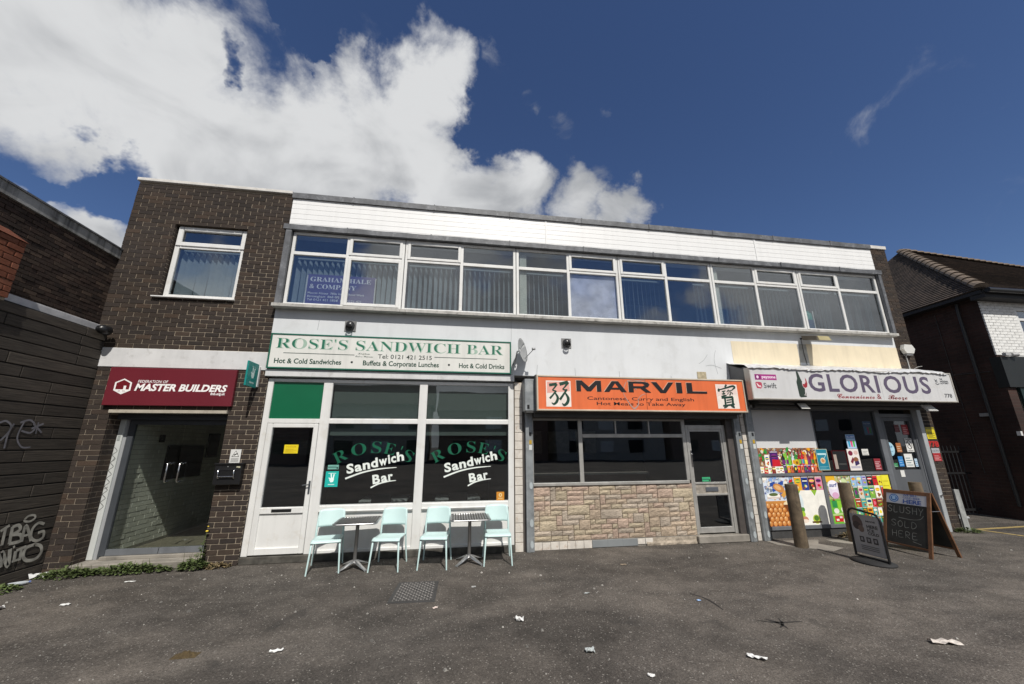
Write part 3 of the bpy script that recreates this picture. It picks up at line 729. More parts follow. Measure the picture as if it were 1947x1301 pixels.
q = MB(); q.box(5.425, 5.74, .02, .16, 0, 2.30); q.box(1.50, 5.56, .0, .25, 2.206, 2.31); q.box(1.32, 1.50, .02, .2, 0, 2.31); q.build('jamb_wall', mat('brown_tile_wall', (.07, .06, .055), .6, var=.2, vs=8), sf2)
q = MB(); q.box(1.51, 4.575, .085, .25, 0, 1.024); stw = q.build('stone_cladding', mat('stone_joint', (.17, .115, .08), .95, var=.2, vs=9), bld)
STONE = [None]*4
for i, cc in enumerate([(.46, .365, .27), (.46, .345, .27), (.46, .385, .275), (.44, .37, .295)]):
    t = NT('split_stone_%d' % i)
    oi = t.node('ShaderNodeObjectInfo')
    c = t.scale(cc, t.math('ADD', t.math('MULTIPLY', oi.outputs['Random'], .14), .93))
    mp_ = t.node('ShaderNodeMapping'); t.l.new(t.obj, mp_.inputs[0]); mp_.inputs[2].default_value = (0, R(-38), 0); mp_.inputs[3].default_value = (1.0, 1.0, 3.2); no_ = t.node('ShaderNodeTexNoise'); t.l.new(mp_.outputs[0], no_.inputs['Vector']); no_.inputs['Scale'].default_value = 26; no_.inputs['Detail'].default_value = 3; no_.inputs['Distortion'].default_value = .8; n_ = no_.outputs[0]; c = t.scale(c, t.rng(n_, .34, .62, .80, 1.1)); c = t.scale(c, t.rng(t.noise(2.0, 4), .3, .7, .82, 1.12))
    t.color(c); t.set(Roughness=.92); t.bump(n_, .9, .02); STONE[i] = t.m
nc, nr = 30, 11; occ = [[0]*nc for _ in range(nr)]; r3 = random.Random(21); cw, chh = (4.575-1.515)/nc, (1.020-.132)/nr
for j in range(nr-1, -1, -1):
    i = 0
    while i < nc:
        if occ[j][i]: i += 1; continue
        hgt = 2 if (r3.random() < .26 and j > 0) else 1
        if hgt == 2 and occ[j-1][i]: hgt = 1
        wd = r3.choice([1, 2, 2, 3, 3]) if hgt == 1 else r3.choice([1, 2, 2, 3, 4])
        w = 0
        while w < wd and i+w < nc and not occ[j][i+w] and (hgt == 1 or not occ[j-1][i+w]): w += 1
        for b in range(w):
            for d in range(hgt): occ[j-d][i+b] = 1
        g_ = .0045; X0, X1 = 1.515+i*cw+g_, 1.515+(i+w)*cw-g_; Z1, Z0 = .132+(j+1)*chh-g_, .132+(j+1-hgt)*chh+g_
        q = MB(); nx, nz = max(2, int((X1-X0)/.05)), 2 if hgt == 1 else 4; dp = r3.uniform(.0, .008)
        hs = {}
        def fn(u, v):
            k_ = (round(u*nx), round(v*nz)); edge = u in (0, 1) or v in (0, 1)
            if k_ not in hs: hs[k_] = .007 if edge else -r3.uniform(.0, .009)
            return (X0+(X1-X0)*u, .058+dp+hs[k_], Z0+(Z1-Z0)*v)
        q.grid(fn, nx, nz, None, False, (0, .03, 0)); q.build('stone_block', r3.choice(STONE), stw)
        i += w
q = MB(); q.box(1.6, 4.4, 1.5, 2.0, .02, 1.1); q.build('counter', mat('counter_front', (.16, .07, .05), .5, var=.2), sf2)
q = MB(); q.box(1.55, 4.45, 1.45, 2.05, 1.1, 1.14); q.build('counter_top', mat('counter_top_pale', (.5, .47, .42), .35), sf2)
q = MB(); [q.box(2.0+.8*i_, 2.6+.8*i_, 3.9, 3.95, 1.5, 2.1) for i_ in range(3)]; tag(q.build('menu_board', mat('menu_board_pale', (.45, .42, .36), .6, var=.3, vs=9), sf2), None, kind='stuff')
# tile skirting, patched with grey
tm = MB(); tm.box(1.50, 4.575, .05, .084, 0, .130); sk = tm.build('skirting', CONC, bld)
GPATCH = mat('grey_patch_render', (.20, .215, .22), .8, var=.08); x = 1.505
k = 0
while x < 4.5:
    w = .148; q = MB(); h = .125+rnd.uniform(-.006, .002)
    if x < 2.4: q.box(x, x+w-.005, .036, .05, .004, h, .003); q.build('tile', TILE, sk)
    elif x < 3.2: q.box(x, x+w*1.9, .034, .05, .01, h+.004, .003); q.build('render_patch', GPATCH, sk); x += w*.9
    elif x < 3.6: q.box(x, x+w-.008, .036, .05, .03, h, .003); q.build('tile', TILE, sk)
    x += w; k += 1
q = MB(); rr = random.Random(4); q.grid(lambda u, v: (3.55+u*1.0, .042-.018*rr.random()*(1-v)-(.012 if v < .5 else 0), .002+v*.125), 22, 4, None, False); q.build('broken_render', mat('crumbling_render', (.33, .28, .22), .95, var=.35, vs=14, bump=.4, spots=(.14, .12, .09), spot_amt=.6, spot_scale=10), sk)
# tiled pilasters
for (xa, xb) in ((1.178, 1.318), (5.742, 5.832)):
    q = MB(); q.box(xa, xb, .012, .2, 0, 2.86); pil = q.build('pilaster', MORTAR, bld)
    for k in range(19):
        q = MB(); q.box(xa+.003, xb-.003, .0+rnd.uniform(-.002, .003), .0115, k*.15+.004, k*.15+.146, .003); q.build('tile', TILE, pil)
# roller shutter guides and boxes
def guide(x0, x1, z1, yf=-.05):
    q = MB(); q.box(x0, x1, yf, yf+.10, .0, z1, .006)
    q.box(x0+(x1-x0)*.30, x0+(x1-x0)*.42, yf-.004, yf, .0, z1-.01)
    o = q.build('shutter_guide', GALV, bld)
    pr = Py(yf-.0042); mx_ = (x0+x1)/2+.02
    for z, c, s in ((1.78, '#b9962a', .022), (1.69, '#c9ccc9', .028), (1.92, '#222427', .02), (1.05, '#aab2b4', .03), (.45, '#a8b0b2', .032), (.12, '#aab2b4', .03)):
        if z < z1: pr.rect(mx_-s, z-s*1.6, mx_+s, z+s*1.6, c) if z > 1.2 else pr.ell(mx_, z, s, s*2, c)
    pr.build('sticker', o); return o
guide(1.367, 1.500, 2.30); guide(5.558, 5.690, 2.30); guide(5.838, 5.985, 2.5)
q = MB(); q.box(1.318, 5.60, -.27, -.002, 2.312, 2.885, .01); q.build('shutter_box', GALV, bld)
q = MB(); q.box(1.345, 5.58, -.26, -.01, 2.285, 2.311); q.box(1.51, 5.55, -.18, -.06, 2.215, 2.284); q.build('shutter_curtain', mat('rolled_shutter', (.06, .06, .058), .6, var=.2), bld)
q = MB(); q.box(1.36, 1.40, -.276, -.27, 2.35, 2.42); q.build('shutter_lock', BLACK, bld)

# ---------------------------------------------------------------- off licence shopfront
q = MB(); y0, y1 = .085, .15
q.box(6.03, 9.08, y0-.01, y1, 1.115, 1.170, .005); q.box(6.03, 9.08, y0-.01, y1, .145, .212, .005); q.box(7.452, 7.532, y0-.008, y1, .212, 1.115, .005)
q.box(6.03, 6.10, y0, y1, .145, 2.46); q.box(9.07, 9.20, y0-.012, y1, .05, 2.46, .005); q.box(7.50, 7.53, y0+.02, y1, 1.170, 2.46); q.box(6.10, 9.07, y0, y1, 2.41, 2.46)
q.box(9.20, 10.04, y0-.010, y1, 2.28, 2.36, .005); q.box(10.00, 10.04, y0-.012, y1, .05, 2.28)
sf3 = q.build('shopfront', GREYM, bld); sf3['label'] = 'grey framed off licence shopfront with product posters'
q = MB(); q.box(6.03, 10.04, .10, .2, 0, .144); q.build('plinth', mat('dark_plinth', (.045, .045, .045), .8, var=.3, vs=6), sf3)
pane(7.53, 9.07, 1.170, 2.41, y0+.03, sf3, GLASSD)
q = MB(); q.box(6.10, 7.50, y0+.02, y0+.04, 1.655, 2.41); q.build('white_panel', mat('white_board', (.62, .62, .62), .6, var=.03), sf3)
q = MB(); bars(q, 9.205, 9.998, .06, 2.275, .07, y0-.004, y1-.01, .004); q.box(9.275, 9.928, y0, y1-.01, .130, 1.20); q.box(9.275, 9.928, y0-.006, y1, .78, .80); q.build('door', mat('shop_door_grey', (.10, .107, .117), .5, var=.06, streak=.1), sf3)
pane(9.275, 9.928, 1.20, 2.205, y0+.03, sf3, GLASSD)
q = MB(); q.box(10.043, 10.148, -.03, .09, 0, 2.50, .006); q.build('shutter_guide', mat('pale_shutter_guide', (.42, .44, .45), .5, .2, var=.1, streak=.15), bld)
q = MB(); q.tube([(10.09, -.03, .70), (10.09, -.06, .70)], .022, 8); q.build('guide_lock', CHROME, bld)
q = MB(); q.box(5.70, 10.15, -.40, -.003, 2.575, 3.20); q.build('shutter_box', mat('shutter_box_grey', (.13, .135, .14), .5, .2, var=.15, streak=.2), bld)
q = MB(); q.box(5.99, 10.04, -.30, -.02, 2.50, 2.573, .01); q.tube([(6.0, -.12, 2.47), (10.04, -.12, 2.47)], .045, 10); q.build('shutter_curtain', mat('rolled_shutter', (.06, .06, .058)), bld)
# shelves inside
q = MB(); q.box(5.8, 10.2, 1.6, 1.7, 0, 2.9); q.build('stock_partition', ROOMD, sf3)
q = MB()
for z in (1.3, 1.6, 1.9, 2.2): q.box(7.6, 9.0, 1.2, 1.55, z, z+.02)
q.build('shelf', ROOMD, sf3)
# cream painted strip of wall and the drip of unpainted render
q = MB(); q.box(5.805, 7.40, -.004, -.0005, 3.34, 3.835); q.box(7.63, 10.0, -.004, -.0005, 3.36, 3.84); q.build('cream_wall_strip', CREAM, bld)
q = MB(); q.box(7.40, 7.63, -.0035, -.0005, 3.42, 3.83); q.build('bare_wall_patch', mat('bare_patch', (.34, .34, .32), .9, var=.2, vs=10), bld)
# crumpled foil flashing over the sign
rr = random.Random(9); hz = {}
def foil(u, v):
    k_ = (round(u*110), round(v*6))
    if k_ not in hz: hz[k_] = (rr.uniform(-.012, .012), rr.uniform(-.012, .012))
    y = -.002 - v*.56; z = 3.355 - v*.165 + hz[k_][0]*(1 if 0 < v else .3) - (.04 if v == 1 else 0); z += .015*math.sin(u*17)*v
    return (5.63+u*4.72, y-hz[k_][1]*.5*(v > 0), z)
q = MB(); q.grid(foil, 110, 6, None, False, (0, .0, -.004)); q.build('foil_flashing', mat('crumpled_foil', (.74, .74, .73), .35, .35, var=.15, vs=6, bump=.4, bs=14), bld)
q = MB(); q.prism([(5.66, -.40, 2.56), (5.66, -.40, 3.15), (5.66, -.004, 3.31), (5.66, -.004, 2.56)], (.03, 0, 0)); q.build('sign_end_board', mat('sign_end_grey', (.14, .14, .14), .7, var=.2), bld)
# hairline cracks, stains and a hole in the render
pr = Py(-.0006)
for pts in ([(1.118, 4.05), (1.12, 3.7), (1.105, 3.62)], [(-2.35, 3.9), (-2.36, 3.72)], [(5.42, 3.62), (5.36, 3.40), (5.40, 3.12)], [(5.0, 3.32), (5.12, 3.40), (5.22, 3.52)], [(5.15, 3.28), (5.3, 3.3), (5.5, 3.24)], [(2.36, 3.16), (2.365, 2.96)], [(3.26, 3.12), (3.265, 2.95)], [(1.62, 3.2), (1.60, 2.95)], [(4.35, 3.06), (4.355, 2.95)]):
    pr.curve(pts, .006, '#8f9495')
pr.build('render_crack', bld)
q = MB(); q.box(4.93, 5.13, -.012, .0, 2.93, 3.155, .003); q.build('board_scrap', mat('weathered_board', (.42, .36, .24), .8, var=.3, vs=14, spots=(.12, .09, .06), spot_amt=.7, spot_scale=14), bld)
# ---------------------------------------------------------------- signs
WHITEP = mat('white_sign_panel', (.68, .68, .66), .4, var=.03, streak=.07)
# red sign
s = thing('fascia_sign', 'dark red panel sign with white lettering over the glazed office doors', 'sign', (-4.41, 0, 2.65))
q = MB(); q.box(-5.325, -3.50, -.065, -.004, 2.352, 2.952, .006); q.build('panel', mat('dark_red_panel', (.145, .018, .028), .34, var=.06, vs=1.5), s)
pr = Py(-.0655)
hx = [(-5.095, 2.765), (-4.965, 2.705), (-4.97, 2.59), (-5.105, 2.525), (-5.225, 2.585), (-5.225, 2.70)]
hx = [(-5.095+.135*math.sin(a), 2.648+.125*math.cos(a)) for a in [i*math.pi/3 for i in range(6)]]
pr.poly(hx, '#f2f0ee'); pr.poly([(-5.095+.108*math.sin(a), 2.652+.100*math.cos(a)) for a in [i*math.pi/3 for i in range(6)]], '#6d1722')
pr.poly([(-5.19, 2.60), (-5.0, 2.60), (-5.0, 2.585), (-5.095, 2.545), (-5.19, 2.585)], '#f2f0ee'); pr.rect(-5.08, 2.60, -5.045, 2.66, '#f2f0ee'); pr.rect(-5.145, 2.572, -5.115, 2.58, '#6d1722'); pr.rect(-5.09, 2.572, -5.05, 2.58, '#6d1722')
pr.build('logo', s)
pr = Py(-.0655); pr.text('FEDERATION OF', -4.90, -4.475, 2.712, .042, '#e9e4e4', bold=.012, shear=.15); pr.text('MASTER BUILDERS', -4.925, -3.60, 2.588, .105, '#f4f2f0', bold=.036, shear=.2); pr.text('fmb.org.uk', -3.83, -3.615, 2.533, .04, '#f0eded', bold=.03, shear=.15)
pr.build('lettering', s)
# projecting teal flag sign
s = thing('projecting_sign', 'teal square flag sign sticking out of the brick beside the sandwich bar', 'sign', (-3.17, 0, 2.8))
TEAL = mat('teal_sign', (.005, .235, .215), .4, var=.05)
q = MB(); q.box(-3.205, -3.178, -.405, -.055, 2.655, 3.055, .006); q.build('panel', TEAL, s)
q = MB(); q.box(-3.20, -3.165, -.055, -.002, 2.68, 3.02, .004); q.build('bracket', mat('white_bracket', (.6, .6, .6), .5), s)
pr = Print((-3.1778, 0, 0), (0, 1, 0), (0, 0, 1), (1, 0, 0))
def hand(p_, u, v, k, c='#d9efec'):
    p_.poly([(u-.05*k, v-.02*k), (u-.02*k, v-.07*k), (u+.035*k, v-.06*k), (u+.05*k, v), (u+.035*k, v+.035*k), (u-.03*k, v+.02*k)], c)
    p_.stroke([(u-.005*k, v+.0*k), (u-.02*k, v+.11*k)], .026*k, c); p_.stroke([(u+.03*k, v+.01*k), (u+.042*k, v+.10*k)], .026*k, c); p_.stroke([(u-.03*k, v-.01*k), (u-.062*k, v+.03*k)], .022*k, c)
hand(pr, -.225, 2.86, 1.0); pr.text('deliveroo', -.30, -.155, 2.71, .035, '#d9efec', bold=.02); pr.text('order on', -.285, -.175, 2.975, .022, '#d9efec')
pr.build('lettering', s)
# camera warning notice and letter box
s = thing('camera_notice', 'small white camera warning notice on the brick above the black letter box', 'notice', (-3.33, 0, 1.58))
q = MB(); q.box(-3.407, -3.254, -.008, -.003, 1.478, 1.682); q.build('plate', WHITEP, s)
pr = Py(-.0083); tri = [(-3.385, 1.567), (-3.275, 1.567), (-3.33, 1.665)]; pr.poly(tri, '#2a2a2a'); pr.poly([(-3.372, 1.575), (-3.288, 1.575), (-3.33, 1.651)], '#e6e6e2'); pr.stroke([(-3.355, 1.59), (-3.31, 1.615)], .018, '#2a2a2a'); pr.stroke([(-3.312, 1.622), (-3.30, 1.615)], .012, '#2a2a2a')
for z in (1.545, 1.53, 1.515, 1.50): pr.stroke([(-3.385, z), (-3.275, z)], .005, '#8b8b88')
pr.build('warning_print', s)
s = thing('letter_box', 'black metal letter box fixed to the brick beside the office doors', 'letter box', (-3.36, 0, 1.3))
q = MB(); q.box(-3.545, -3.165, -.105, -.003, 1.155, 1.455, .008); q.box(-3.555, -3.155, -.12, -.0035, 1.452, 1.475, .006); q.build('body', BLACK, s)
q = MB(); q.box(-3.50, -3.21, -.112, -.105, 1.365, 1.41, .003); q.build('flap', mat('black_gloss', (.02, .02, .022), .2), s)
q = MB()
for x in (-3.475, -3.255): q.tube([(x, -.106, 1.38), (x, -.135, 1.36), (x+.005, -.135, 1.27), (x+.005, -.106, 1.25)], .010, 6)
q.tube([(-3.475, -.135, 1.28), (-3.255, -.135, 1.28)], .008, 6); q.build('newspaper_holder', CHROME, s)
pr = Py(-.1054); pr.rect(-3.24, 1.405, -3.185, 1.428, '#b9b79c'); pr.ell(-3.36, 1.425, .008, .008, '#88888a'); pr.build('name_plate', s)
# black floodlight at the corner
s = thing('floodlight', 'black round floodlight on a bracket at the left end of the white band', 'lamp', (-5.5, 0, 3.5))
q = MB(); q.tube([(-5.56, -.03, 3.50), (-5.50, -.14, 3.51), (-5.45, -.17, 3.52)], .016, 8); q.box(-5.575, -5.55, -.07, .0, 3.46, 3.54); q.build('bracket', BLACK, s)
q = MB(); q.lathe([(0, -.13), (.05, -.12), (.075, -.06), (.08, .03), (.065, .06), (0, .06)], (-5.45, -.18, 3.52), 16, 'Y'); q.build('lamp_head', BLACK, s)
# sandwich bar sign
GRN = '#1d6b52'
s = thing('fascia_sign', 'white shop sign with green edge and serif lettering over the sandwich bar', 'sign', (-1.0, 0, 3.3))
q = MB()
for a, b in ((-3.062, -1.53), (-1.529, .02), (.021, 1.10)): q.box(a, b, -.058, -.003, 3.006, 3.610)
q.build('panel', mat('cream_white_sign', (.70, .70, .66), .4, var=.03, streak=.12, spots=(.55, .45, .35), spot_amt=.25, spot_scale=3), s)
q = MB(); bars(q, -3.072, 1.108, 2.998, 3.616, .026, -.068, -.003, .003); q.build('green_frame', mat('green_frame', (.012, .115, .075), .4, var=.08), s)
pr = Py(-.0584); pr.text("ROSE'S SANDWICH BAR", -2.962, .958, 3.352, .182, '#9fb8a8', style='serif', bold=.0); pr.text("ROSE'S SANDWICH BAR", -2.97, .948, 3.357, .182, GRN, style='serif', bold=-.02); pr.build('title_lettering', s)
pr = Py(-.0584); pr.stroke([(-2.84, 3.272), (-1.68, 3.270)], .012, '#3a4a44'); pr.stroke([(-.30, 3.274), (.846, 3.272)], .012, '#3a4a44'); pr.text('Tel: 0121 421 2515', -1.283, -.345, 3.222, .075, '#23332c', bold=.008)
pr.text('Telephone', -1.62, -1.42, 3.285, .03, '#2a4a3c', style='script'); pr.text('Orders Welcome', -1.66, -1.36, 3.235, .03, '#2a4a3c', style='script'); pr.build('telephone_lettering', s)
pr = Py(-.0584)
for st, a, b in (('Hot & Cold Sandwiches', -2.965, -1.885), ('Buffets & Corporate Lunches', -1.525, -.215), ('Hot & Cold Drinks', .145, .98)): pr = Py(-.0584); pr.text(st, a, b, 3.092, .085, '#123f2f', bold=.024); pr.build('menu_lettering', s)
for u in (-1.712, -.035): pr = Py(-.0584); pr.ell(u, 3.14, .02, .02, '#15211c'); pr.build('bullet_mark', s)
q = MB(); q.box(-3.085, 1.172, -.03, .0, 2.872, 2.992, .004); q.build('shutter_housing', BAND, bld)
# extract cowls
for k, (x, z) in enumerate(((-1.812, 3.81), (2.208, 3.646))):
    s = thing('vent_cowl', ('black domed vent cowl above the green edged sign', 'black domed vent cowl above the orange sign')[k], 'vent', (x, 0, z), 'vent cowls on the white wall')
    q = MB(); q.box(x-.098, x+.098, -.014, -.001, z-.098, z+.098, .004); q.build('plate', mat('grubby_plate', (.18, .18, .18), .6, var=.25), s)
    q = MB(); q.lathe([(.0, -.10), (.045, -.093), (.072, -.06), (.078, -.012)], (x, 0, z+.01), 18, 'Y'); q.build('dome', mat('cowl_plastic', (.03, .03, .032), .3), s)
    q = MB(); q.lathe([(.055, -.10), (.06, -.10), (.055, -.06), (.05, -.06), (.055, -.10)], (x, 0, z-.045), 14, 'Y'); q.build('spout', BLACK, s)
# satellite dish
s = thing('satellite_dish', 'grey mesh satellite dish at the right end of the sandwich bar sign', 'dish', (1.2, 0, 3.25))
DISHM = mat('dish_grey', (.36, .37, .37), .5, .3, var=.1)
ctr = Vector((1.245, -.22, 3.41)); ax = Vector((.85, -.50, .15)).normalized(); u_ = ax.orthogonal().normalized(); w_ = ax.cross(u_)
q = MB()
def dish(u, v):
    r0 = .04+u*.19; a = v*2*math.pi; return ctr + (u_*math.cos(a) + w_*math.sin(a))*r0 + ax*(r0*r0*1.1)
q.grid(dish, 6, 26, None, True, ax*.004); q.build('reflector', DISHM, s)
q = MB(); q.tube([Vector((1.15, 0, 3.20)), Vector((1.17, -.12, 3.22)), Vector((1.20, -.20, 3.40)), ctr], .014, 8); q.build('mast', DISHM, s)
q = MB(); q.tube([ctr-w_*.19+ax*.02, ctr+ax*.24-w_*.05], .008, 6); q.lathe([(0, -.03), (.022, -.03), (.022, .03), (0, .03)], ctr+ax*.26-w_*.03, 10, 'X'); q.build('feed_arm', DISHM, s)
# orange sign
s = thing('fascia_sign', 'orange box sign with black lettering and a green character panel at each end', 'sign', (3.57, -.3, 2.62))
q = MB(); q.box(1.53, 5.61, -.375, -.272, 2.33, 2.925); q.build('panel', mat('orange_sign', (.72, .155, .048), .45, var=.07, vs=1.5, streak=.12), s)
q = MB(); bars(q, 1.512, 5.630, 2.312, 2.940, .028, -.388, -.271, .004); q.build('frame', mat('cream_frame', (.55, .48, .38), .5, .2, var=.12), s)
for a, b in ((1.495, 1.511), (5.631, 5.645)): q = MB(); q.box(a, b, -.388, -.26, 2.305, 2.945); q.build('end_cap', mat('end_cap_dark', (.1, .1, .095), .6), s)
pr = Py(-.3754); BK = '#1b1a1c'; 
GL = {'M': [[(0, 0), (0, 1), (.22, 1), (.5, .42), (.78, 1), (1, 1), (1, 0), (.82, 0), (.82, .62), (.58, .02), (.42, .02), (.18, .62), (.18, 0)]],
      'A': [[(0, 0), (.36, 1), (.64, 1), (1, 0), (.77, 0), (.69, .22), (.31, .22), (.23, 0)], [(.37, .40), (.63, .40), (.5, .78)]],
      'R': [[(0, 0), (0, 1), (.70, 1), (.88, .93), (.95, .74), (.88, .52), (.74, .43), (1, 0), (.75, 0), (.52, .38), (.22, .38), (.22, 0)], [(.22, .58), (.62, .58), (.72, .68), (.62, .80), (.22, .80)]],
      'V': [[(0, 1), (.38, 0), (.62, 0), (1, 1), (.77, 1), (.5, .25), (.23, 1)]], 'I': [[(0, 0), (0, 1), (1, 1), (1, 0)]], 'L': [[(0, 0), (0, 1), (.28, 1), (.28, .2), (1, .2), (1, 0)]]}
for dx_, dz_, c_ in ((-.008, .006, '#d9b49c'), (0, 0, BK)):
    for ch_, a_, b_ in (('M', 2.245, 2.715), ('A', 2.765, 3.205), ('R', 3.245, 3.685), ('V', 3.70, 4.15), ('I', 4.20, 4.315), ('L', 4.41, 4.825)):
        for n_, g_ in enumerate(GL[ch_]): pr.poly([(a_+u_0*(b_-a_)+dx_, 2.660+v_0*.20+dz_) for u_0, v_0 in g_], c_ if n_ == 0 else lin('#dd6a3c'))
pr.build('title_lettering', s)
pr = Py(-.3754); pr.text('Cantonese, Curry and English', 2.44, 4.533, 2.513, .058, BK, bold=.009); pr.build('menu_lettering', s); pr = Py(-.3754); pr.text('Hot Meals to Take Away', 2.612, 4.349, 2.420, .058, BK, bold=.009); pr.build('menu_lettering', s)
def zpt(o, sc, y): return lambda x, z_: (lambda p_: (p_.x, p_.z))(aty(o[0]+x/sc, o[1]+z_/sc, y))
for nm, (a, b) in (('character_panel', (1.682, 2.138)), ('character_panel', (5.02, 5.475))):
    pr = Py(-.3754); pr.rect(a, 2.383, b, 2.845, '#e9dfd6'); pr.poly([(a+.02, 2.62), (b-.02, 2.66), (b-.02, 2.825), (a+.02, 2.825)], '#e3a79a' if a < 3 else '#e2cfc8')
    if a < 3:
        f = zpt((990, 680), 7.788, -.375); G = '#173f30'
        for P_, w in (([(420, 408), (535, 390)], [.055, .05]), ([(532, 392), (505, 440), (468, 482)], [.05, .03, .02]), ([(468, 482), (525, 500)], [.02, .03]), ([(525, 492), (480, 550), (432, 605)], [.035, .03, .04]), ([(505, 515), (548, 590), (532, 655), (492, 688), (458, 665)], [.02, .045, .05, .035, .01]),
                      ([(575, 395), (700, 362)], [.06, .055]), ([(700, 365), (665, 420), (620, 470)], [.055, .03, .02]), ([(620, 470), (682, 488)], [.02, .035]), ([(684, 470), (635, 545), (582, 622)], [.035, .035, .045]), ([(655, 515), (703, 600), (690, 668), (645, 703), (615, 675)], [.02, .05, .055, .04, .01])):
            pr.curve([f(*t_) for t_ in P_], w, G)
    else:
        f = zpt((1200, 680), 7.788, -.375); G = '#1d3b2f'
        for P_, w in (([(1410, 403), (1398, 420), (1383, 442)], [.03, .04, .02]), ([(1303, 462), (1296, 485), (1300, 508)], [.035, .05, .03]), ([(1305, 478), (1400, 452), (1500, 424), (1528, 445), (1490, 482)], [.02, .03, .04, .045, .012]),
                      ([(1342, 507), (1396, 492)], .022), ([(1342, 542), (1392, 530)], .022), ([(1335, 578), (1412, 560)], .026), ([(1366, 498), (1376, 568)], .022),
                      ([(1440, 475), (1415, 512)], .016), ([(1430, 497), (1498, 485)], .016), ([(1460, 490), (1469, 550), (1450, 552)], .018), ([(1442, 518), (1424, 546)], .014), ([(1480, 512), (1502, 542)], .018),
                      ([(1338, 597), (1505, 583)], [.03, .04]), ([(1386, 600), (1400, 708)], .034), ([(1497, 588), (1508, 698)], .042), ([(1412, 632), (1482, 622)], .02), ([(1412, 667), (1482, 656)], .02), ([(1362, 714), (1530, 692)], .03), ([(1428, 712), (1405, 730), (1375, 742)], [.03, .03, .015]), ([(1478, 703), (1505, 722), (1533, 742)], [.03, .045, .02])):
            pr.curve([f(*t_) for t_ in P_], w, G)
    pr.build(nm, s)
pr = Py(-.3775); f = zpt((990, 680), 7.788, -.375)
pr.curve([f(*p_) for p_ in ((1560, 360), (1530, 440), (1528, 540), (1570, 620), (1640, 720), (1690, 755), (1745, 690), (1740, 620), (1790, 560), (1850, 540))], [.01, .014, .01, .012, .02, .03, .02, .01, .012, .008], '#b0948a')
pr.curve([f(*p_) for p_ in ((1570, 350), (1650, 335), (1740, 345), (1830, 335), (1845, 420))], [.02, .012, .02, .01, .012], '#a88d84')
pr.curve([f(*p_) for p_ in ((1700, 480), (1720, 400), (1780, 360))], [.02, .01, .015], '#8d8580'); pr.stroke([f(1838, 330), f(1878, 770)], .006, '#7a3c24')
pr.build('peeling_tape', s)
# grey off licence sign
s = thing('fascia_sign', 'long pale grey box sign with purple capitals and a bottle logo', 'sign', (8.05, -.45, 2.86))
q = MB(); q.box(5.668, 8.618, -.532, -.41, 2.575, 3.145); q.box(8.622, 10.425, -.532, -.41, 2.575, 3.145); q.build('panel', mat('pale_grey_sign', (.60, .60, .60), .4, var=.04, vs=2, streak=.08, spots=(.42, .39, .35), spot_amt=.25, spot_scale=4), s)
q = MB(); bars(q, 5.652, 10.440, 2.552, 3.166, .024, -.545, -.405, .004); q.build('frame', mat('sign_frame_cream', (.50, .47, .42), .45, .3, var=.12, spots=(.25, .18, .12), spot_amt=.3), s)
pr = Py(-.5324); PUR = '#5a5065'; x = 6.95
for a, b, st in ((6.935, 8.575, 'GLORI'), (8.695, 9.84, 'OUS')): pr = Py(-.5324); pr.text(st, a, b, 2.732, .335, PUR, bold=.022, space=1.12); pr.build('title_lettering', s)
pr = Py(-.5324); pr.text('Convenience &', 7.535, 8.565, 2.595, .095, '#b06868', style='script', bold=.004); pr.text('Booze', 8.727, 9.19, 2.593, .095, '#b06868', style='script', bold=.004); pr.text('Convenience &', 7.53, 8.56, 2.598, .095, '#7d1f28', style='script', bold=-.004); pr.k = 2; pr.text('Booze', 8.722, 9.185, 2.596, .095, '#7d1f28', style='script', bold=-.004); pr.build('subtitle_lettering', s)
pr = Py(-.5324)
bt = [(6.70, 2.60), (6.83, 2.61), (6.845, 2.64), (6.80, 2.90), (6.77, 2.97), (6.735, 3.11), (6.695, 3.11), (6.695, 2.97), (6.665, 2.90), (6.675, 2.63)]
pr.poly(bt, '#2e3c33'); pr.ell(6.845, 2.86, .062, .085, '#d5cfcf'); pr.poly([(6.79, 2.87), (6.80, 2.81), (6.84, 2.785), (6.885, 2.805), (6.905, 2.87), (6.895, 2.95), (6.875, 2.99), (6.87, 2.90), (6.83, 2.86)], '#9c2b34'); pr.stroke([(6.835, 2.785), (6.815, 2.66)], .014, '#d5cfcf'); pr.stroke([(6.785, 2.65), (6.85, 2.645)], .012, '#d5cfcf')
pr.build('bottle_logo', s)
pr = Py(-.5324); pr.rect(5.765, 2.925, 6.235, 3.035, '#a32f80'); pr.rect(5.775, 2.935, 5.89, 3.025, '#7c2466'); pr.ell(5.825, 2.98, .026, .03, '#e8d0e2'); pr.text('payzone', 5.915, 6.215, 2.96, .056, '#f0dcea', bold=.03); pr.build('payment_logo', s)
pr = Py(-.5324); pr.poly([(5.775, 2.765), (5.86, 2.755), (5.895, 2.79), (5.895, 2.87), (5.855, 2.885), (5.77, 2.885), (5.757, 2.86)], '#b4475b'); pr.curve([(5.785, 2.86), (5.82, 2.81), (5.875, 2.785)], [.012, .03, .008], '#ecd6da'); pr.stroke([(5.80, 2.80), (5.865, 2.81)], .014, '#ecd6da'); pr.text('Swift', 5.93, 6.205, 2.768, .10, '#3a3d42', bold=.006); pr.build('travel_card_logo', s)
pr = Py(-.5324); pr.text('778', 10.145, 10.335, 2.652, .075, '#38383c', bold=.025); pr.build('number_lettering', s)
pr = Py(-.5324)
for a in range(5): pr.curve([(9.99+.012*a, 3.03-.02*a), (10.03+.02*math.cos(a), 2.99), (10.06, 2.95+.02*a)], .008, '#55585c')
pr.ring(10.05, 2.955, .05, .04, .014, '#55585c', 14, 3.3, 6.2)
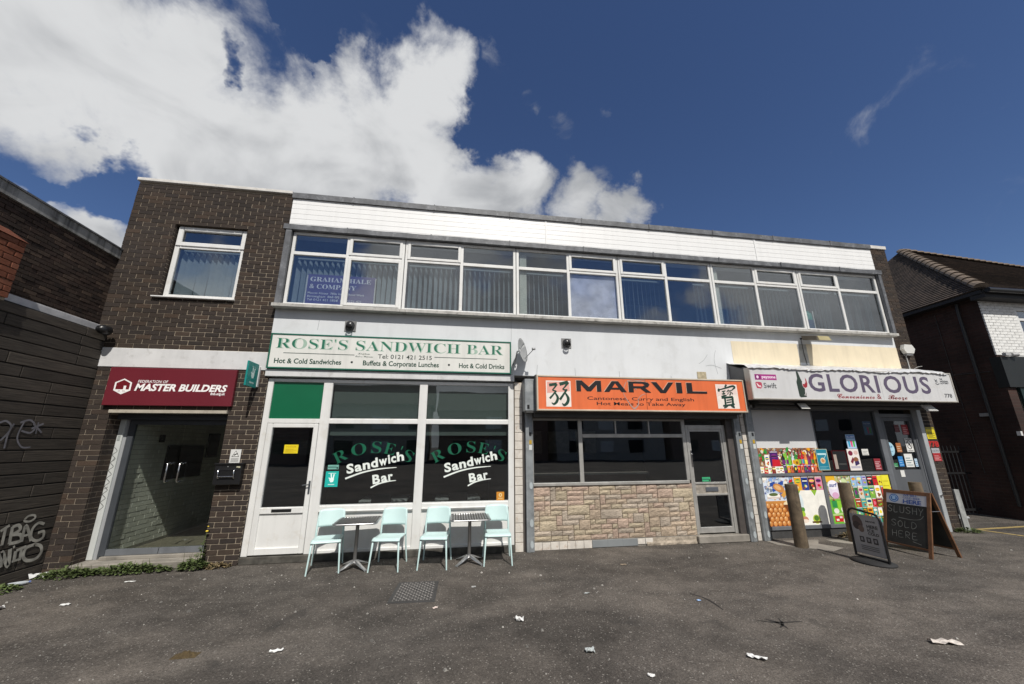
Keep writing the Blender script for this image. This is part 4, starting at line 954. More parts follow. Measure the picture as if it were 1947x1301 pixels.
for st, z in (('THE', 3.02), ('NATIONAL', 2.975), ('LOTTERY', 2.935)): pr.text(st, 10.13, 10.20 if st == 'THE' else 10.34, z, .03, '#4c4f54', bold=.02)
pr.build('lottery_logo', s)
# small lamps under the sign
for k, (x, lab) in enumerate(((6.87, 'small white floodlight under the left half of the grey sign'), (9.91, 'small white floodlight under the right end of the grey sign'))):
    s = thing('floodlight', lab, 'lamp', (x, -.35, 2.45), 'floodlights under the off licence sign')
    c0 = Vector((x, -.35, 2.45)); 
    q = MB(); q.hexa([(x-.115, -.44, 2.385), (x+.115, -.44, 2.385), (x+.115, -.40, 2.37), (x-.115, -.40, 2.37)], [(x-.115, -.33, 2.52), (x+.115, -.33, 2.52), (x+.115, -.30, 2.50), (x-.115, -.30, 2.50)]); q.build('housing', BLACK if k == 0 else mat('white_lamp', (.5, .5, .5), .5), s)
    q = MB(); q.hexa([(x-.095, -.4365, 2.398), (x+.095, -.4365, 2.398), (x+.095, -.43, 2.397), (x-.095, -.43, 2.397)], [(x-.095, -.3485, 2.508), (x+.095, -.3485, 2.508), (x+.095, -.34, 2.507), (x-.095, -.34, 2.507)])
    q.build('lens', mat('frosted_lens', (.6, .6, .57), .3), s)
    q = MB(); q.tube([(x, -.32, 2.47), (x, -.30, 2.56)], .012, 6); q.build('bracket', BLACK, s)
# flood lamp over the cream wall
s = thing('security_lamp', 'old yellowed rectangular lamp on the wall above the cream strip', 'lamp', (7.8, 0, 3.95))
q = MB(); q.hexa([(7.45, -.46, 3.80), (7.78, -.46, 3.80), (7.80, -.10, 3.90), (7.47, -.10, 3.90)], [(7.47, -.42, 3.90), (7.76, -.42, 3.90), (7.80, -.08, 4.0), (7.47, -.08, 4.0)]); q.build('housing', mat('lamp_body', (.15, .13, .10), .6, var=.2), s)
q = MB(); q.hexa([(7.47, -.475, 3.80), (7.76, -.475, 3.80), (7.76, -.461, 3.80), (7.47, -.461, 3.80)], [(7.48, -.435, 3.90), (7.75, -.435, 3.90), (7.75, -.421, 3.90), (7.48, -.421, 3.90)]); q.build('lens', mat('yellowed_lens', (.36, .31, .16), .35, var=.15), s)
q = MB(); q.tube([(7.53, 0, 3.95), (7.53, -.12, 3.96)], .02, 8); q.tube([(7.53, -.008, 3.95), (7.535, -.008, 3.6), (7.56, -.008, 3.37)], .006, 6); q.build('bracket', BLACK, s)
# alarm box
s = thing('alarm_box', 'white six sided alarm box on the right brick pier', 'alarm', (10.2, 0, 3.8))
hexp = [(10.08, -.012, 3.80), (10.13, -.012, 3.905), (10.33, -.012, 3.90), (10.39, -.012, 3.80), (10.33, -.012, 3.70), (10.14, -.012, 3.70)]
q = MB(); q.prism(hexp, (0, -.08, 0)); q.build('cover', mat('alarm_white', (.6, .6, .57), .5, var=.05), s)
q = MB(); q.box(10.15, 10.32, -.075, -.004, 3.655, 3.699, .004); q.build('strobe', mat('strobe_grey', (.2, .2, .2), .4), s)
q = MB(); q.tube([(10.2, -.012, 3.66), (10.21, -.012, 3.35)], .012, 6); q.tube([(10.33, -.01, 3.36), (10.40, -.05, 3.40), (10.47, -.08, 3.41)], .006, 6); q.build('conduit', mat('conduit_white', (.45, .45, .43), .6), s)
# notices on the right pier
def notice(lab, x0, x1, z0, z1, y, col, marks=None, name='notice', cat='notice', group=None, th=.003, base=None):
    s = thing(name, lab, cat, ((x0+x1)/2, y, z0), group)
    q = MB(); q.box(x0, x1, y-th, y, z0, z1); q.build('sheet', base or mat('sheet_'+col.lstrip('#'), col, .5, var=.04), s)
    if marks:
        pr = Print((x0, y-th, z0), step=.00002 if name == 'poster' else .0004); marks(pr, x1-x0, z1-z0); pr.build('print', s)
    return s
def m_lines(c, n=5, u0=.12, u1=.88):
    def f(p_, w, h):
        for i in range(n): p_.stroke([(w*u0, h*(.15+.7*i/n)), (w*(u1-.2*(i % 2)), h*(.15+.7*i/n))], h*.055, c)
    return f
def m_yellow(p_, w, h):
    p_.rect(0, h*.8, w, h, '#8f8420'); m_lines('#7c721a', 6)(p_, w, h*.78)
notice('yellow camera notice at the top of the right brick pier', 10.185, 10.415, 1.825, 2.075, -.006, '#d8c51e', m_yellow)
s = thing('house_number', 'red number 778 on the right brick pier', 'number', (10.29, -.006, 1.66))
pr = Py(-.004); pr.text('778', 10.152, 10.437, 1.665, .11, '#b02a26', bold=.05, style=None); pr.build('digits', s)
def m_red(p_, w, h):
    p_.rect(0, 0, w, h*.62, '#a32c30'); p_.text('CCTV', w*.1, w*.9, h*.7, h*.16, '#5a5d62', bold=.02); m_lines('#d9a8a8', 4)(p_, w, h*.6)
notice('grey and red notice under the red number', 10.20, 10.40, 1.37, 1.635, -.006, '#a9abae', m_red)
# ---------------------------------------------------------------- posters of the off licence
rp = random.Random(12)
BRIGHT = ['#c8202c', '#e8a018', '#2f8f3c', '#7fbf3a', '#f1e23a', '#2b4fa0', '#e05a28', '#f4f1e6', '#7a2a7c', '#3aa0b8', '#e7748c', '#20242c', '#8a4a22']
def pbottle(p_, u, v, w, h, c, lab):
    p_.poly([(u-w/2, v), (u+w/2, v), (u+w/2, v+h*.55), (u+w*.18, v+h*.78), (u+w*.16, v+h), (u-w*.16, v+h), (u-w*.18, v+h*.78), (u-w/2, v+h*.55)], c)
    p_.rect(u-w/2, v+h*.2, u+w/2, v+h*.45, lab); p_.rect(u-w*.17, v+h*.93, u+w*.17, v+h, '#20242c'); p_.rect(u-w*.36, v+h*.05, u-w*.22, v+h*.55, tuple(min(1, q_*1.8+.05) for q_ in C3(c)))
def pcan(p_, u, v, w, h, c): p_.rect(u-w/2, v, u+w/2, v+h, c); p_.rect(u-w/2, v+h*.9, u+w/2, v+h, '#c9ccd0'); p_.ell(u, v+h*.5, w*.35, h*.2, rp.choice(BRIGHT), 8); p_.rect(u-w*.4, v, u-w*.25, v+h*.9, tuple(min(1, q_*1.7+.05) for q_ in C3(c)))
def ppack(p_, u, v, w, h, c):
    j = lambda a: a*rp.uniform(-.06, .06)
    p_.poly([(u+j(w), v+j(h)), (u+w+j(w), v+j(h)), (u+w+j(w), v+h), (u+j(w), v+h)], c)
    p_.ell(u+w/2, v+h*.68, w*.40, h*.14, rp.choice(BRIGHT), 9); p_.rect(u+w*.15, v+h*.63, u+w*.85, v+h*.71, rp.choice(['#f4f1e6', '#f1e23a', '#20242c']))
    for _ in range(3): p_.ell(u+w*rp.uniform(.25, .75), v+h*rp.uniform(.14, .4), w*.17, h*.1, rp.choice(['#d99a4a', '#f0d9a0', '#8a4a22', '#c8202c', '#7fbf3a']), 7)
    p_.rect(u+w*.05, v+h*.93, u+w*.95, v+h*.97, '#f4f1e6')
def clutter(p_, u0, v0, u1, v1, n, cols, smin, smax):
    cols = [tuple(q_*.72+.13 for q_ in C3(c_)) for c_ in cols]; smin *= .7; smax *= .75; n = int(n*1.25)
    for _ in range(n):
        a, b = rp.uniform(u0, u1-smin), rp.uniform(v0, v1-smin); sw, sh = rp.uniform(smin, smax), rp.uniform(smin, smax)*.8; sw = min(sw, u1-a); sh = min(sh, v1-b)
        if rp.random() < .5: p_.ell(a+sw/2, b+sh/2, sw/2, sh/2, rp.choice(cols), 7)
        else: p_.poly([(a, b), (a+sw, b+rp.uniform(0, sh*.3)), (a+sw*rp.uniform(.7, 1), b+sh), (a+sw*rp.uniform(0, .3), b+sh*rp.uniform(.7, 1))], rp.choice(cols))
FOODC = ['#c8202c', '#8a2a30', '#e8a018', '#d9b46a', '#f1e6c8', '#7fae4a', '#2f6f3c', '#8a4a22', '#3a2418', '#e0884a', '#d8d2b8', '#b03a2a', '#c9a05a', '#5a2a4c', '#9cb8c8']
def poster_drinks(p_, w, h):
    p_.rect(0, 0, w, h, '#8a5a3a'); clutter(p_, 0, 0, w, h, 260, FOODC, .025, .09)
    for _ in range(46): p_.ell(rp.uniform(.02, w-.02), rp.uniform(h*.55, h-.03), rp.uniform(.02, .06), rp.uniform(.015, .035), rp.choice(['#c8202c', '#7fbf3a', '#f4f1e6', '#8a2a30', '#2f8f3c', '#e8a018', '#d8d2b8']), 7, rp.random()*3)
    ppack(p_, .13, h*.25, .11, h*.48, '#f4f1e6'); ppack(p_, .26, h*.25, .18, h*.62, '#4a1f6a'); p_.poly([(.28, h*.25), (.48, h*.28), (.46, h*.52), (.30, h*.55)], '#c8202c')
    for i in range(6): ppack(p_, .0+i*.085, .0, .10, h*.26, rp.choice(['#8a2a30', '#f4f1e6', '#c8202c', '#6a3a2a', '#b8d0e0']))
    x_ = .52
    for i, c in enumerate(['#20242c', '#7fc040', '#5fb03a', '#c8d8d8', '#2f8f3c', '#8a1a20', '#c8202c', '#e8884a', '#7a2a4c', '#b03a2a', '#e8a018', '#2f6f3c']):
        pbottle(p_, x_+.03, h*.22, .062, h*rp.uniform(.62, .74), c, rp.choice(BRIGHT)); x_ += .074
    for i in range(11): pcan(p_, .56+i*.078, 0.005, .058, h*.30, rp.choice(['#6fb83a', '#b9c0c8', '#c2603a', '#20242c', '#c8202c', '#e8a018', '#5a2a6a', '#e07050']))
    p_.rect(.80, h*.30, .90, h*.5, '#d9b020'); p_.ell(.85, h*.4, .03, .03, '#8a5a10')
def poster_food(p_, w, h):
    p_.rect(0, 0, w, h, '#ece5d2'); hx_ = w*.53
    p_.rect(0, h*.5, hx_, h, '#d3ddea'); clutter(p_, 0, h*.5, hx_, h, 120, ['#2b4fa0', '#f4f1e6', '#88a8d8', '#b8c8d8', '#c88a4a', '#e9e4d6', '#6a8aa8', '#d8b078', '#4a6a8a', '#a85a3a'], .03, .11)
    for _ in range(26): p_.poly([(a_+q_[0], b_+q_[1]) for a_, b_ in [(rp.uniform(0, hx_-.1), rp.uniform(h*.55, h*.92))] for q_ in ((0, 0), (rp.uniform(.05, .14), rp.uniform(0, .04)), (rp.uniform(.05, .12), rp.uniform(.05, .1)), (0, .06))], rp.choice(['#2b4fa0', '#f4f1e6', '#88a8d8', '#c8202c', '#b8c8d8', '#e9e4d6', '#3a6a3a']))
    p_.ell(.34, h*.76, .13, .075, '#c88a4a', 12, -.4); p_.ell(.32, h*.77, .08, .04, '#e8b478', 10, -.4); p_.poly([(.42, h*.55), (.60, h*.75), (.60, h*.82), (.36, h*.62)], '#d8a04a')
    p_.ell(.20, h*.60, .15, .055, '#f4f1e6'); p_.ell(.20, h*.63, .10, .03, '#5a6a3a'); p_.rect(.06, h*.55, .34, h*.58, '#d8c8c0')
    p_.rect(0, 0, hx_, h*.5, '#c98a44'); p_.ell(.50, h*.38, .13, .11, '#ecd8b0'); p_.ell(.46, h*.28, .16, .10, '#e0b878')
    p_.rect(0, 0, hx_*.8, h*.42, '#7a4420')
    for j in range(5):
        for i in range(6):
            u = .045+i*.098+(.049 if j % 2 else 0); v = .045+j*.080
            if u > .50-.03*j or u > hx_-.04: continue
            p_.ell(u, v, .049, .053, '#8f4c20', 14); p_.ell(u-.002, v+.004, .044, .048, rp.choice(['#c9803e', '#bf7434', '#d38e4c']), 14); p_.ell(u-.006, v+.012, .030, .032, rp.choice(['#d99a5c', '#d5924f']), 12); p_.ell(u-.012, v+.022, .013, .014, '#f4d2a0', 8)
    p_.rect(hx_, h*.70, w, h, '#e8a018'); x_ = hx_
    for c in ('#e9a92a', '#27408f', '#3a2a30', '#d890a8'): ppack(p_, x_, h*.70, (w-hx_)/4-.004, h*.29, c); x_ += (w-hx_)/4
    p_.rect(hx_, 0, w, h*.70, '#f1efe6'); p_.poly([(w*.78, h*.70), (w*.88, h*.70), (w*.83, h*.58)], '#8fb83a'); p_.poly([(hx_, h*.70), (hx_+.10, h*.70), (hx_+.04, h*.62)], '#9cc04a')
    p_.ell(hx_+.06, h*.45, .06, .16, '#d9e6ea'); p_.ell(hx_+.06, h*.30, .07, .05, '#4f8a3a', 10, .4); p_.ell(hx_+.07, h*.22, .05, .06, '#a8c83a'); p_.ell(hx_+.09, h*.11, .08, .06, '#c88a70'); p_.ell(hx_+.09, h*.08, .08, .035, '#f0e0d0')
    p_.ell(w*.79, h*.10, .095, .10, '#f4f1e6'); p_.ell(w*.79, h*.11, .085, .085, '#b8c84a'); p_.ell(w*.79, h*.13, .055, .05, '#4f7a2a'); p_.rect(w*.71, h*.035, w*.87, h*.07, '#5a3a1a'); p_.stroke([(w*.86, h*.02), (w*.875, h*.6)], .004, '#d4d2c8')
def poster_grocery(p_, w, h):
    p_.rect(0, 0, w, h, '#b8b87a'); clutter(p_, 0, 0, w, h, 320, FOODC+['#8fd03a', '#6fb83a', '#e4ecc8'], .03, .11); p_.rect(0, 0, w*.48, h*.5, '#6fb83a'); p_.rect(0, h*.86, .22, h, '#e8b428')
    p_.ell(.16, h*.70, .13, .17, '#e9dff0'); p_.ell(.15, h*.80, .12, .09, '#f4f1f6'); p_.text('surf', .06, .25, h*.76, .07, '#2a3f8f', bold=.03, shear=.2); p_.ell(.17, h*.58, .08, .06, '#d8a8c8'); p_.ell(.10, h*.48, .025, .02, '#7a2a2a')
    p_.ell(.42, h*.72, .10, .2, '#cfe0a8'); p_.stroke([(.34, h*.9), (.42, h*.5)], .03, '#f4f1e6'); p_.rect(.05, h*.33, .16, h*.47, '#2f8f4c'); p_.rect(.17, h*.28, .38, h*.46, '#8fd03a'); p_.ell(.12, h*.26, .06, .05, '#e8e8dc'); p_.ell(.30, h*.28, .07, .06, '#f1efe0'); p_.text('tea', .25, .35, h*.265, .04, '#3a6a2a', bold=.02); p_.ell(.46, h*.33, .06, .08, '#e8a050')
    p_.poly([(.02, h*.2), (.45, h*.24), (.45, h*.20), (.02, h*.16)], '#b9d08a'); p_.rect(.05, h*.04, .24, h*.16, '#c8202c'); p_.rect(.08, h*.06, .14, h*.10, '#f4f1e6'); p_.rect(.16, h*.11, .22, h*.15, '#f4d9d9'); p_.ell(.35, h*.08, .12, .08, '#f1efe0', 14, .4); p_.ell(.35, h*.09, .10, .06, '#8fc03a', 14, .4); p_.text('olives', .27, .44, h*.05, .045, '#23401a', bold=.03, rot=.3)
    cols = ['#9cc0e0', '#8f9ad0', '#20242c', '#c8202c', '#f1e23a', '#e8c020']
    for j, (v0, hh) in enumerate(((.76, .23), (.50, .27), (.30, .21), (.12, .20), (.0, .14))):
        x_ = .60
        while x_ < w-.05:
            ww = rp.uniform(.10, .15); c = cols[int((x_-.6)/.16) % 6] if j == 0 else rp.choice(['#c8202c', '#e4d6a8', '#8a4a22', '#dfe8b8', '#f4f1e6', '#5aa8a0', '#e8a018', '#7fae4a', '#d8d0c0', '#b03a2a', '#2f6f3c'])
            if j == 0 or rp.random() < .55: ppack(p_, x_, h*v0, min(ww, w-.01-x_), h*hh, c)
            else: pcan(p_, x_+ww/2, h*v0, ww*.8, h*hh*.95, c)
            x_ += ww+.006
    p_.rect(w-.20, h*.46, w-.01, h*.99, '#e9df3a'); 
    for i in range(4): p_.rect(w-.18, h*(.55+.1*i), w-.04, h*(.565+.1*i), '#b8aa1a')
    p_.rect(w-.19, h*.44, w-.02, h*.47, '#c8202c')
notice('wide poster of bottles, cans and sweets under the white panel', 6.105, 7.515, 1.175, 1.655, .104, '#efe9d8', poster_drinks, 'poster', 'poster')
notice('poster of eggs and snacks in the lower left off licence window', 6.105, 7.45, .214, 1.113, .104, '#ece5d2', poster_food, 'poster', 'poster')
notice('poster of washing powder and groceries in the lower right off licence window', 7.534, 9.066, .214, 1.113, .104, '#e4ecc8', poster_grocery, 'poster', 'poster')
def m_teal(p_, w, h):
    p_.rect(w*.04, h*.02, w*.96, h*.98, '#1f7f96'); p_.rect(w*.12, h*.72, w*.88, h*.80, '#bfe0e4'); p_.ell(w*.5, h*.45, w*.22, h*.14, '#e0c9a0'); p_.ell(w*.5, h*.45, w*.14, h*.09, '#c88a5a'); p_.stroke([(w*.55, h*.5), (w*.85, h*.72)], .008, '#d0e8ec'); m_lines('#8cc8d4', 3)(p_, w, h*.28)
notice('teal poster with a round drink picture beside the bottle poster', 7.42, 7.69, 1.215, 1.63, .080, '#c9c7a8', m_teal, 'poster', 'poster')
def m_slush(p_, w, h):
    p_.rect(w*.05, h*.72, w*.95, h*.95, '#2f6fb8'); p_.text('SLUSH', w*.1, w*.9, h*.78, h*.1, '#e8f0f8', bold=.03)
    for i, c in enumerate(('#2fa0c8', '#e0507a', '#4fb84a')): p_.poly([(w*(.16+.26*i), h*.12), (w*(.32+.26*i), h*.12), (w*(.36+.26*i), h*.55), (w*(.12+.26*i), h*.55)], c)
notice('blue drinks poster low in the dark off licence window', 8.255, 8.475, 1.635, 1.92, .110, '#a9c8e4', m_slush, 'poster', 'poster')
notice('blue drinks poster high in the dark off licence window', 8.775, 8.985, 1.91, 2.20, .13, '#6f8fb0', m_slush, 'poster', 'poster')
def m_treats(p_, w, h):
    p_.ell(w*.28, h*.8, w*.2, h*.12, '#7a1f3a'); p_.ell(w*.75, h*.82, w*.18, h*.1, '#d8b8b0'); p_.ell(w*.65, h*.5, w*.22, h*.12, '#8a5a3a'); p_.poly([(w*.15, h*.4), (w*.4, h*.62), (w*.5, h*.5), (w*.3, h*.3)], '#7a2a3a'); p_.poly([(w*.5, h*.2), (w*.9, h*.3), (w*.85, h*.45), (w*.5, h*.4)], '#3a2a5a'); p_.rect(w*.1, h*.1, w*.9, h*.2, '#b8b4c0')
notice('white poster of sweet treats above the grey window rail', 8.205, 8.485, 1.20, 1.628, .110, '#e9e2dc', m_treats, 'poster', 'poster')
notice('small white cash machine notice in the off licence window', 8.575, 8.735, 1.50, 1.625, .110, '#d9d9d4', m_lines('#3a3a3c', 3), 'poster', 'poster')
notice('dark red notice at the right of the off licence window', 8.82, 8.98, 1.20, 1.43, .110, '#8a2630', m_lines('#d9b0b4', 5), 'poster', 'poster')
def m_cab(p_, w, h): p_.rect(w*.07, h*.04, w*.93, h*.96, '#1c1d1f'); p_.rect(w*.1, h*.1, w*.3, h*.8, '#a89a90'); p_.rect(w*.36, h*.3, w*.86, h*.36, '#4a4a48')
notice('red framed display case inside the off licence window', 7.83, 8.19, 1.195, 1.60, .135, '#7a1a20', m_cab, 'display_case', 'display', th=.02)
def m_circ(p_, w, h): p_.ell(w/2, h/2, w/2, h/2, '#a9cfe0', 24); p_.text('18+', w*.2, w*.8, h*.55, h*.22, '#2f6f9c', bold=.02); m_lines('#5a96b4', 3, .25, .75)(p_, w, h*.5)
s = thing('door_sticker', 'round pale blue age limit sticker on the off licence door', 'sticker', (9.31, .1, 1.48)); pr = Print((9.21, .113, 1.48)); m_circ(pr, .21, .28); pr.build('sticker_print', s)
def m_dog(p_, w, h): p_.ring(w/2, h*.52, w*.38, h*.33, .014, '#2a2a2c'); p_.poly([(w*.3, h*.4), (w*.4, h*.62), (w*.62, h*.62), (w*.7, h*.4), (w*.6, h*.4), (w*.55, h*.52), (w*.42, h*.5)], '#2a2a2c'); p_.stroke([(w*.25, h*.75), (w*.75, h*.28)], .012, '#2a2a2c'); p_.rect(w*.1, h*.9, w*.9, h*.96, '#3a3a3c'); p_.rect(w*.15, h*.06, w*.85, h*.10, '#3a3a3c')
DS = [('white no dogs sticker on the off licence door', 9.735, 9.915, 1.56, 1.84, '#e0e0dc', m_dog), ('orange brown sticker beside the round sticker', 9.475, 9.60, 1.555, 1.745, '#a8683a', m_lines('#e0c8a8', 3)), ('red sticker at the top of the off licence door', 9.74, 9.90, 1.92, 2.13, '#96262c', m_lines('#d8a8a8', 4)), ('dim dark red sticker at the top of the off licence door', 9.55, 9.675, 1.97, 2.13, '#5a2226', m_lines('#8a5a5c', 3)),
      ('blue sticker low on the off licence door glass', 9.445, 9.565, 1.265, 1.47, '#2f7fc0', m_lines('#a8d0f0', 3)), ('white leaflet low on the off licence door glass', 9.615, 9.82, 1.25, 1.52, '#dfe0dc', m_lines('#5a7a80', 4)), ('narrow blue and white sticker at the door edge', 9.855, 9.925, 1.255, 1.42, '#b8cfe0', m_lines('#2f6fa8', 3)), ('green hygiene sticker low on the off licence door', 9.28, 9.40, 1.255, 1.335, '#3a8a5a', m_lines('#c8e4d0', 2))]
for lab, a, b, c, d, col, mk in DS: notice(lab, a, b, c, d, .113, col, mk, 'door_sticker', 'sticker')
notice('white card on the grey lower part of the off licence door', 9.38, 9.48, 1.06, 1.19, .082, '#dcdcd8', None, 'door_card', 'notice')
# notices on the other shopfronts
def m_open(p_, w, h): p_.text('PLEASE', w*.15, w*.85, h*.70, h*.1, '#b08a10', bold=.02); m_lines('#c8a81a', 4)(p_, w, h*.7)
notice('yellow sign hanging inside the sandwich bar door', -2.655, -2.44, 1.612, 1.752, .072, '#e0c91c', m_open, 'door_sign', 'sign')
def m_del(p_, w, h): hand(p_, w*.5, h*.5, .75, '#e6f4f2'); p_.rect(w*.2, h*.84, w*.8, h*.89, '#bfe4e0'); p_.rect(w*.25, h*.12, w*.75, h*.18, '#bfe4e0')
notice('teal sticker with a white hand in the sandwich bar window', -1.965, -1.765, 1.082, 1.325, .078, '#17b0a6', m_del, 'window_sticker', 'sticker')
def m_hyg(p_, w, h): p_.rect(w*.04, h*.4, w*.8, h*.6, '#2a5a52'); p_.ell(w*.88, h*.3, h*.2, h*.2, '#16302c')
notice('pale green rating sticker above the teal sticker', -1.945, -1.775, 1.355, 1.425, .078, '#74aba0', m_hyg, 'window_sticker', 'sticker')
def m_or(p_, w, h): p_.ring(w*.5, h*.62, w*.2, h*.22, .012, '#e8d8a8'); p_.rect(w*.2, h*.2, w*.8, h*.26, '#e8d8a8')
notice('orange sticker in the right corner of the sandwich bar window', .865, 1.0, .812, .948, .078, '#c8862a', m_or, 'window_sticker', 'sticker')
notice('green rating sticker on the takeaway door', 4.825, 4.995, 1.045, 1.125, .104, '#3aa070', m_hyg, 'door_sticker', 'sticker')
# banner and flag in the upper windows
s = thing('window_banner', 'purple company banner standing inside the upper left windows', 'banner', (-2.05, .03, 4.25))
q = MB(); q.box(-2.655, -1.445, .012, .018, 4.20, 4.785); q.build('cloth', mat('purple_banner', (.115, .085, .27), .6, var=.06), s)
q = MB(); q.box(-2.662, -2.642, .005, .02, 4.2, 4.76); q.box(-1.463, -1.445, .005, .02, 4.2, 4.76); q.build('pole', UPVC, s)
pr = Py(.0115); L_ = '#f2f3fa'; pr.text('GRAHAM HALE', -2.60, -1.535, 4.648, .085, L_, style='serif', bold=.0); pr.text('& COMPANY', -2.60, -1.79, 4.508, .085, L_, style='serif', bold=.0); pr.text('Mercer House  780a Hagley Road West', -2.615, -1.64, 4.40, .04, L_, bold=.004); pr.text('Birmingham  B68 0PJ', -2.615, -2.07, 4.335, .04, L_, bold=.004); pr.text('Tel 0121 421 5858  Fax 0121 421', -2.615, -1.68, 4.27, .04, L_, bold=.004); pr.build('lettering', s)
s = thing('window_flag', 'teal and blue flag inside the upper right window above the lamp', 'flag', (7.85, .03, 4.2))
pr = Print((7.76, .010, 4.2)); pr.rect(0, 0, .22, .22, '#1d4f78'); pr.poly([(0, .22), (.2, .22), (.2, .36), (.10, .42), (0, .40)], '#2f9a8c'); pr.stroke([(.03, .38), (.16, .34), (.10, .25), (.03, .38)], .012, '#bfe6dc'); pr.build('cloth', s)
q = MB(); q.box(7.985, 8.005, .008, .02, 4.2, 4.62); q.build('pole', UPVC, s)
# ---------------------------------------------------------------- neighbour on the left: boarded wall facing right
nb = thing('neighbour_building', 'dark neighbouring building on the left with boarded lower wall and graffiti', 'building', (-8, -2, 0))
XW = -5.57; XU = -5.71
q = MB(); q.box(-12, XW-.035, -4.2, -.001, 0, 3.53); q.box(-12, XU-.035, -4.2, 9, 3.53, 4.95); q.build('wall_core', mat('sooty_mortar', (.10, .085, .07), .95, var=.25, vs=6), nb)
upper = [b for b in courses(-4.2, .004, 3.655, 4.84, [], 0, .0585, .172)]
q = MB(); q.box(XU-.10, XU-.031, -4.2, .005, 3.5, 4.86); up = q.build('upper_wall', mat('sooty_mortar', (.10, .085, .07)), nb)
SB = MB().box(-.5, .5, -.5, .5, -.5, .5, .06).build('side_brick_shape', SIDEBRICK); SBM = SB.data; bpy.data.objects.remove(SB); SBM.name = 'side_brick'
lay([b for b in upper if b[1] < .01], XU, up, axis='x', lim=280, me=SBM, rest='side_brickwork', jit=.004, depth=.04)
q = MB(); q.box(XU-.3, XU+.03, -4.2, -.002, 4.842, 5.0); q.build('fascia', FASCIA, nb)
q = MB(); q.box(XU-.3, XU+.05, -4.2, -.003, 5.001, 5.025); q.build('roof_edge', LEAD, nb)
q = MB(); q.box(XU-.03, XU+.03, -1.57, -.002, 3.535, 3.655, .006); q.build('ledge', mat('pale_ledge', (.50, .50, .51), .85, var=.15, vs=8, bump=.2), nb)
# red brick pier nearer the street
pb = courses(-2.6, -1.57, 3.50, 4.28, [], .03); q = MB(); q.box(XW-.03, XW+.06, -2.6, -1.575, 3.49, 4.28); pier = q.build('brick_pier', MORTAR, nb)
RB = MB().box(-.5, .5, -.5, .5, -.5, .5, .06).build('red_brick_shape', REDBRICK); RBM = RB.data; bpy.data.objects.remove(RB); RBM.name = 'red_brick'
lay(pb, XW+.085, pier, axis='x', lim=200, me=RBM, jit=.004, depth=.05)
q = MB(); q.hexa([(XW-.03, -2.6, 4.281), (XW+.10, -2.6, 4.281), (XW+.10, -1.56, 4.281), (XW-.03, -1.56, 4.281)], [(XW-.03, -2.6, 4.40), (XW+.0, -2.6, 4.38), (XW+.0, -1.7, 4.38), (XW-.03, -1.7, 4.40)]); q.build('pier_cap', REDBRICK, nb)
# boards
BOARD = None
t = NT('grey_stained_board'); oi = t.node('ShaderNodeObjectInfo')
c = t.scale((.056, .047, .037), t.math('ADD', t.math('MULTIPLY', oi.outputs['Random'], .55), .72)); gr = t.noise(9, 6, .65, (1, .35, 7))
c = t.scale(c, t.rng(gr, .3, .7, .6, 1.4)); t.color(c); t.set(Roughness=.85); t.bump(gr, .45, .008); BOARD = t.m
q = MB(); q.box(XW-.034, XW-.006, -4.2, -.001, 0, 3.525); bk = q.build('board_backing', SOOT, nb)
rb = random.Random(17); nrow = 23; bh = 3.53/nrow
for j in range(nrow):
    y = -.001; first = True
    while y > -4.2:
        L = rb.uniform(.35, 1.3) if first else rb.uniform(.95, 1.45); first = False
        y2 = max(y-L, -4.2); q = MB(); o_ = rb.uniform(-.003, .003)
        z1 = (j+1)*bh-.008; 
        if j == nrow-1: z1 += rb.uniform(-.02, .012)
        q.box(XW-.005, XW+.017+o_, y2+.008, y-.003, j*bh+.008, z1, .004); q.build('board', BOARD, bk); y = y2
# graffiti
pr = Print((XW+.0215, 0, 0), (0, 1, 0), (0, 0, 1), (1, 0, 0))
def gp(x, z): p_ = atx(0+x/2.602, 650+z/2.602, XW+.0215); return (p_.y, p_.z)
G1 = '#a9a69c'
for pts, w in (([(2, 938), (48, 908)], .035), ([(28, 922), (8, 1008)], .035), ([(62, 915), (45, 1000)], .04), ([(60, 918), (92, 908), (98, 930), (58, 955)], .04), ([(58, 955), (100, 955), (100, 985), (44, 1000)], .04), ([(106, 990), (128, 908), (152, 985)], .036), ([(112, 962), (148, 952)], .03), ([(218, 902), (190, 896), (160, 925), (152, 968), (178, 985), (210, 968), (214, 938), (186, 946)], .036),
               ([(120, 880), (140, 862), (168, 858), (172, 872), (148, 888), (122, 888), (120, 880)], .026), ([(0, 1118), (8, 1040), (36, 1112), (48, 1025)], .045), ([(76, 1035), (66, 1088)], .04), ([(62, 1018), (72, 1012)], .03), ([(78, 1034), (128, 1012)], .035), ([(104, 1022), (94, 1082)], .035), ([(172, 1002), (128, 1020), (112, 1058), (128, 1082), (172, 1074), (202, 1040), (198, 1010), (168, 1002)], .04), ([(55, 1088), (98, 1074)], .03)):
    pr.curve([gp(*p_) for p_ in pts], w, G1)
pr.build('graffiti', nb, PAINTED)
pr = Print((XW+.0213, 0, 0), (0, 1, 0), (0, 0, 1), (1, 0, 0)); G2 = '#6e6d72'
for pts, w in (([(0, 400), (30, 392), (55, 415), (40, 450), (0, 490)], .024), ([(70, 405), (40, 455), (20, 528)], .022), ([(100, 400), (150, 388), (175, 420), (150, 450), (105, 440)], .024), ([(120, 395), (85, 470), (105, 520), (150, 522)], .02), ([(155, 430), (215, 405)], .026), ([(165, 405), (205, 450)], .024), ([(190, 398), (175, 455)], .02)):
    pr.curve([gp(*p_) for p_ in pts], w, G2)
pr.build('graffiti', nb, PAINTED)

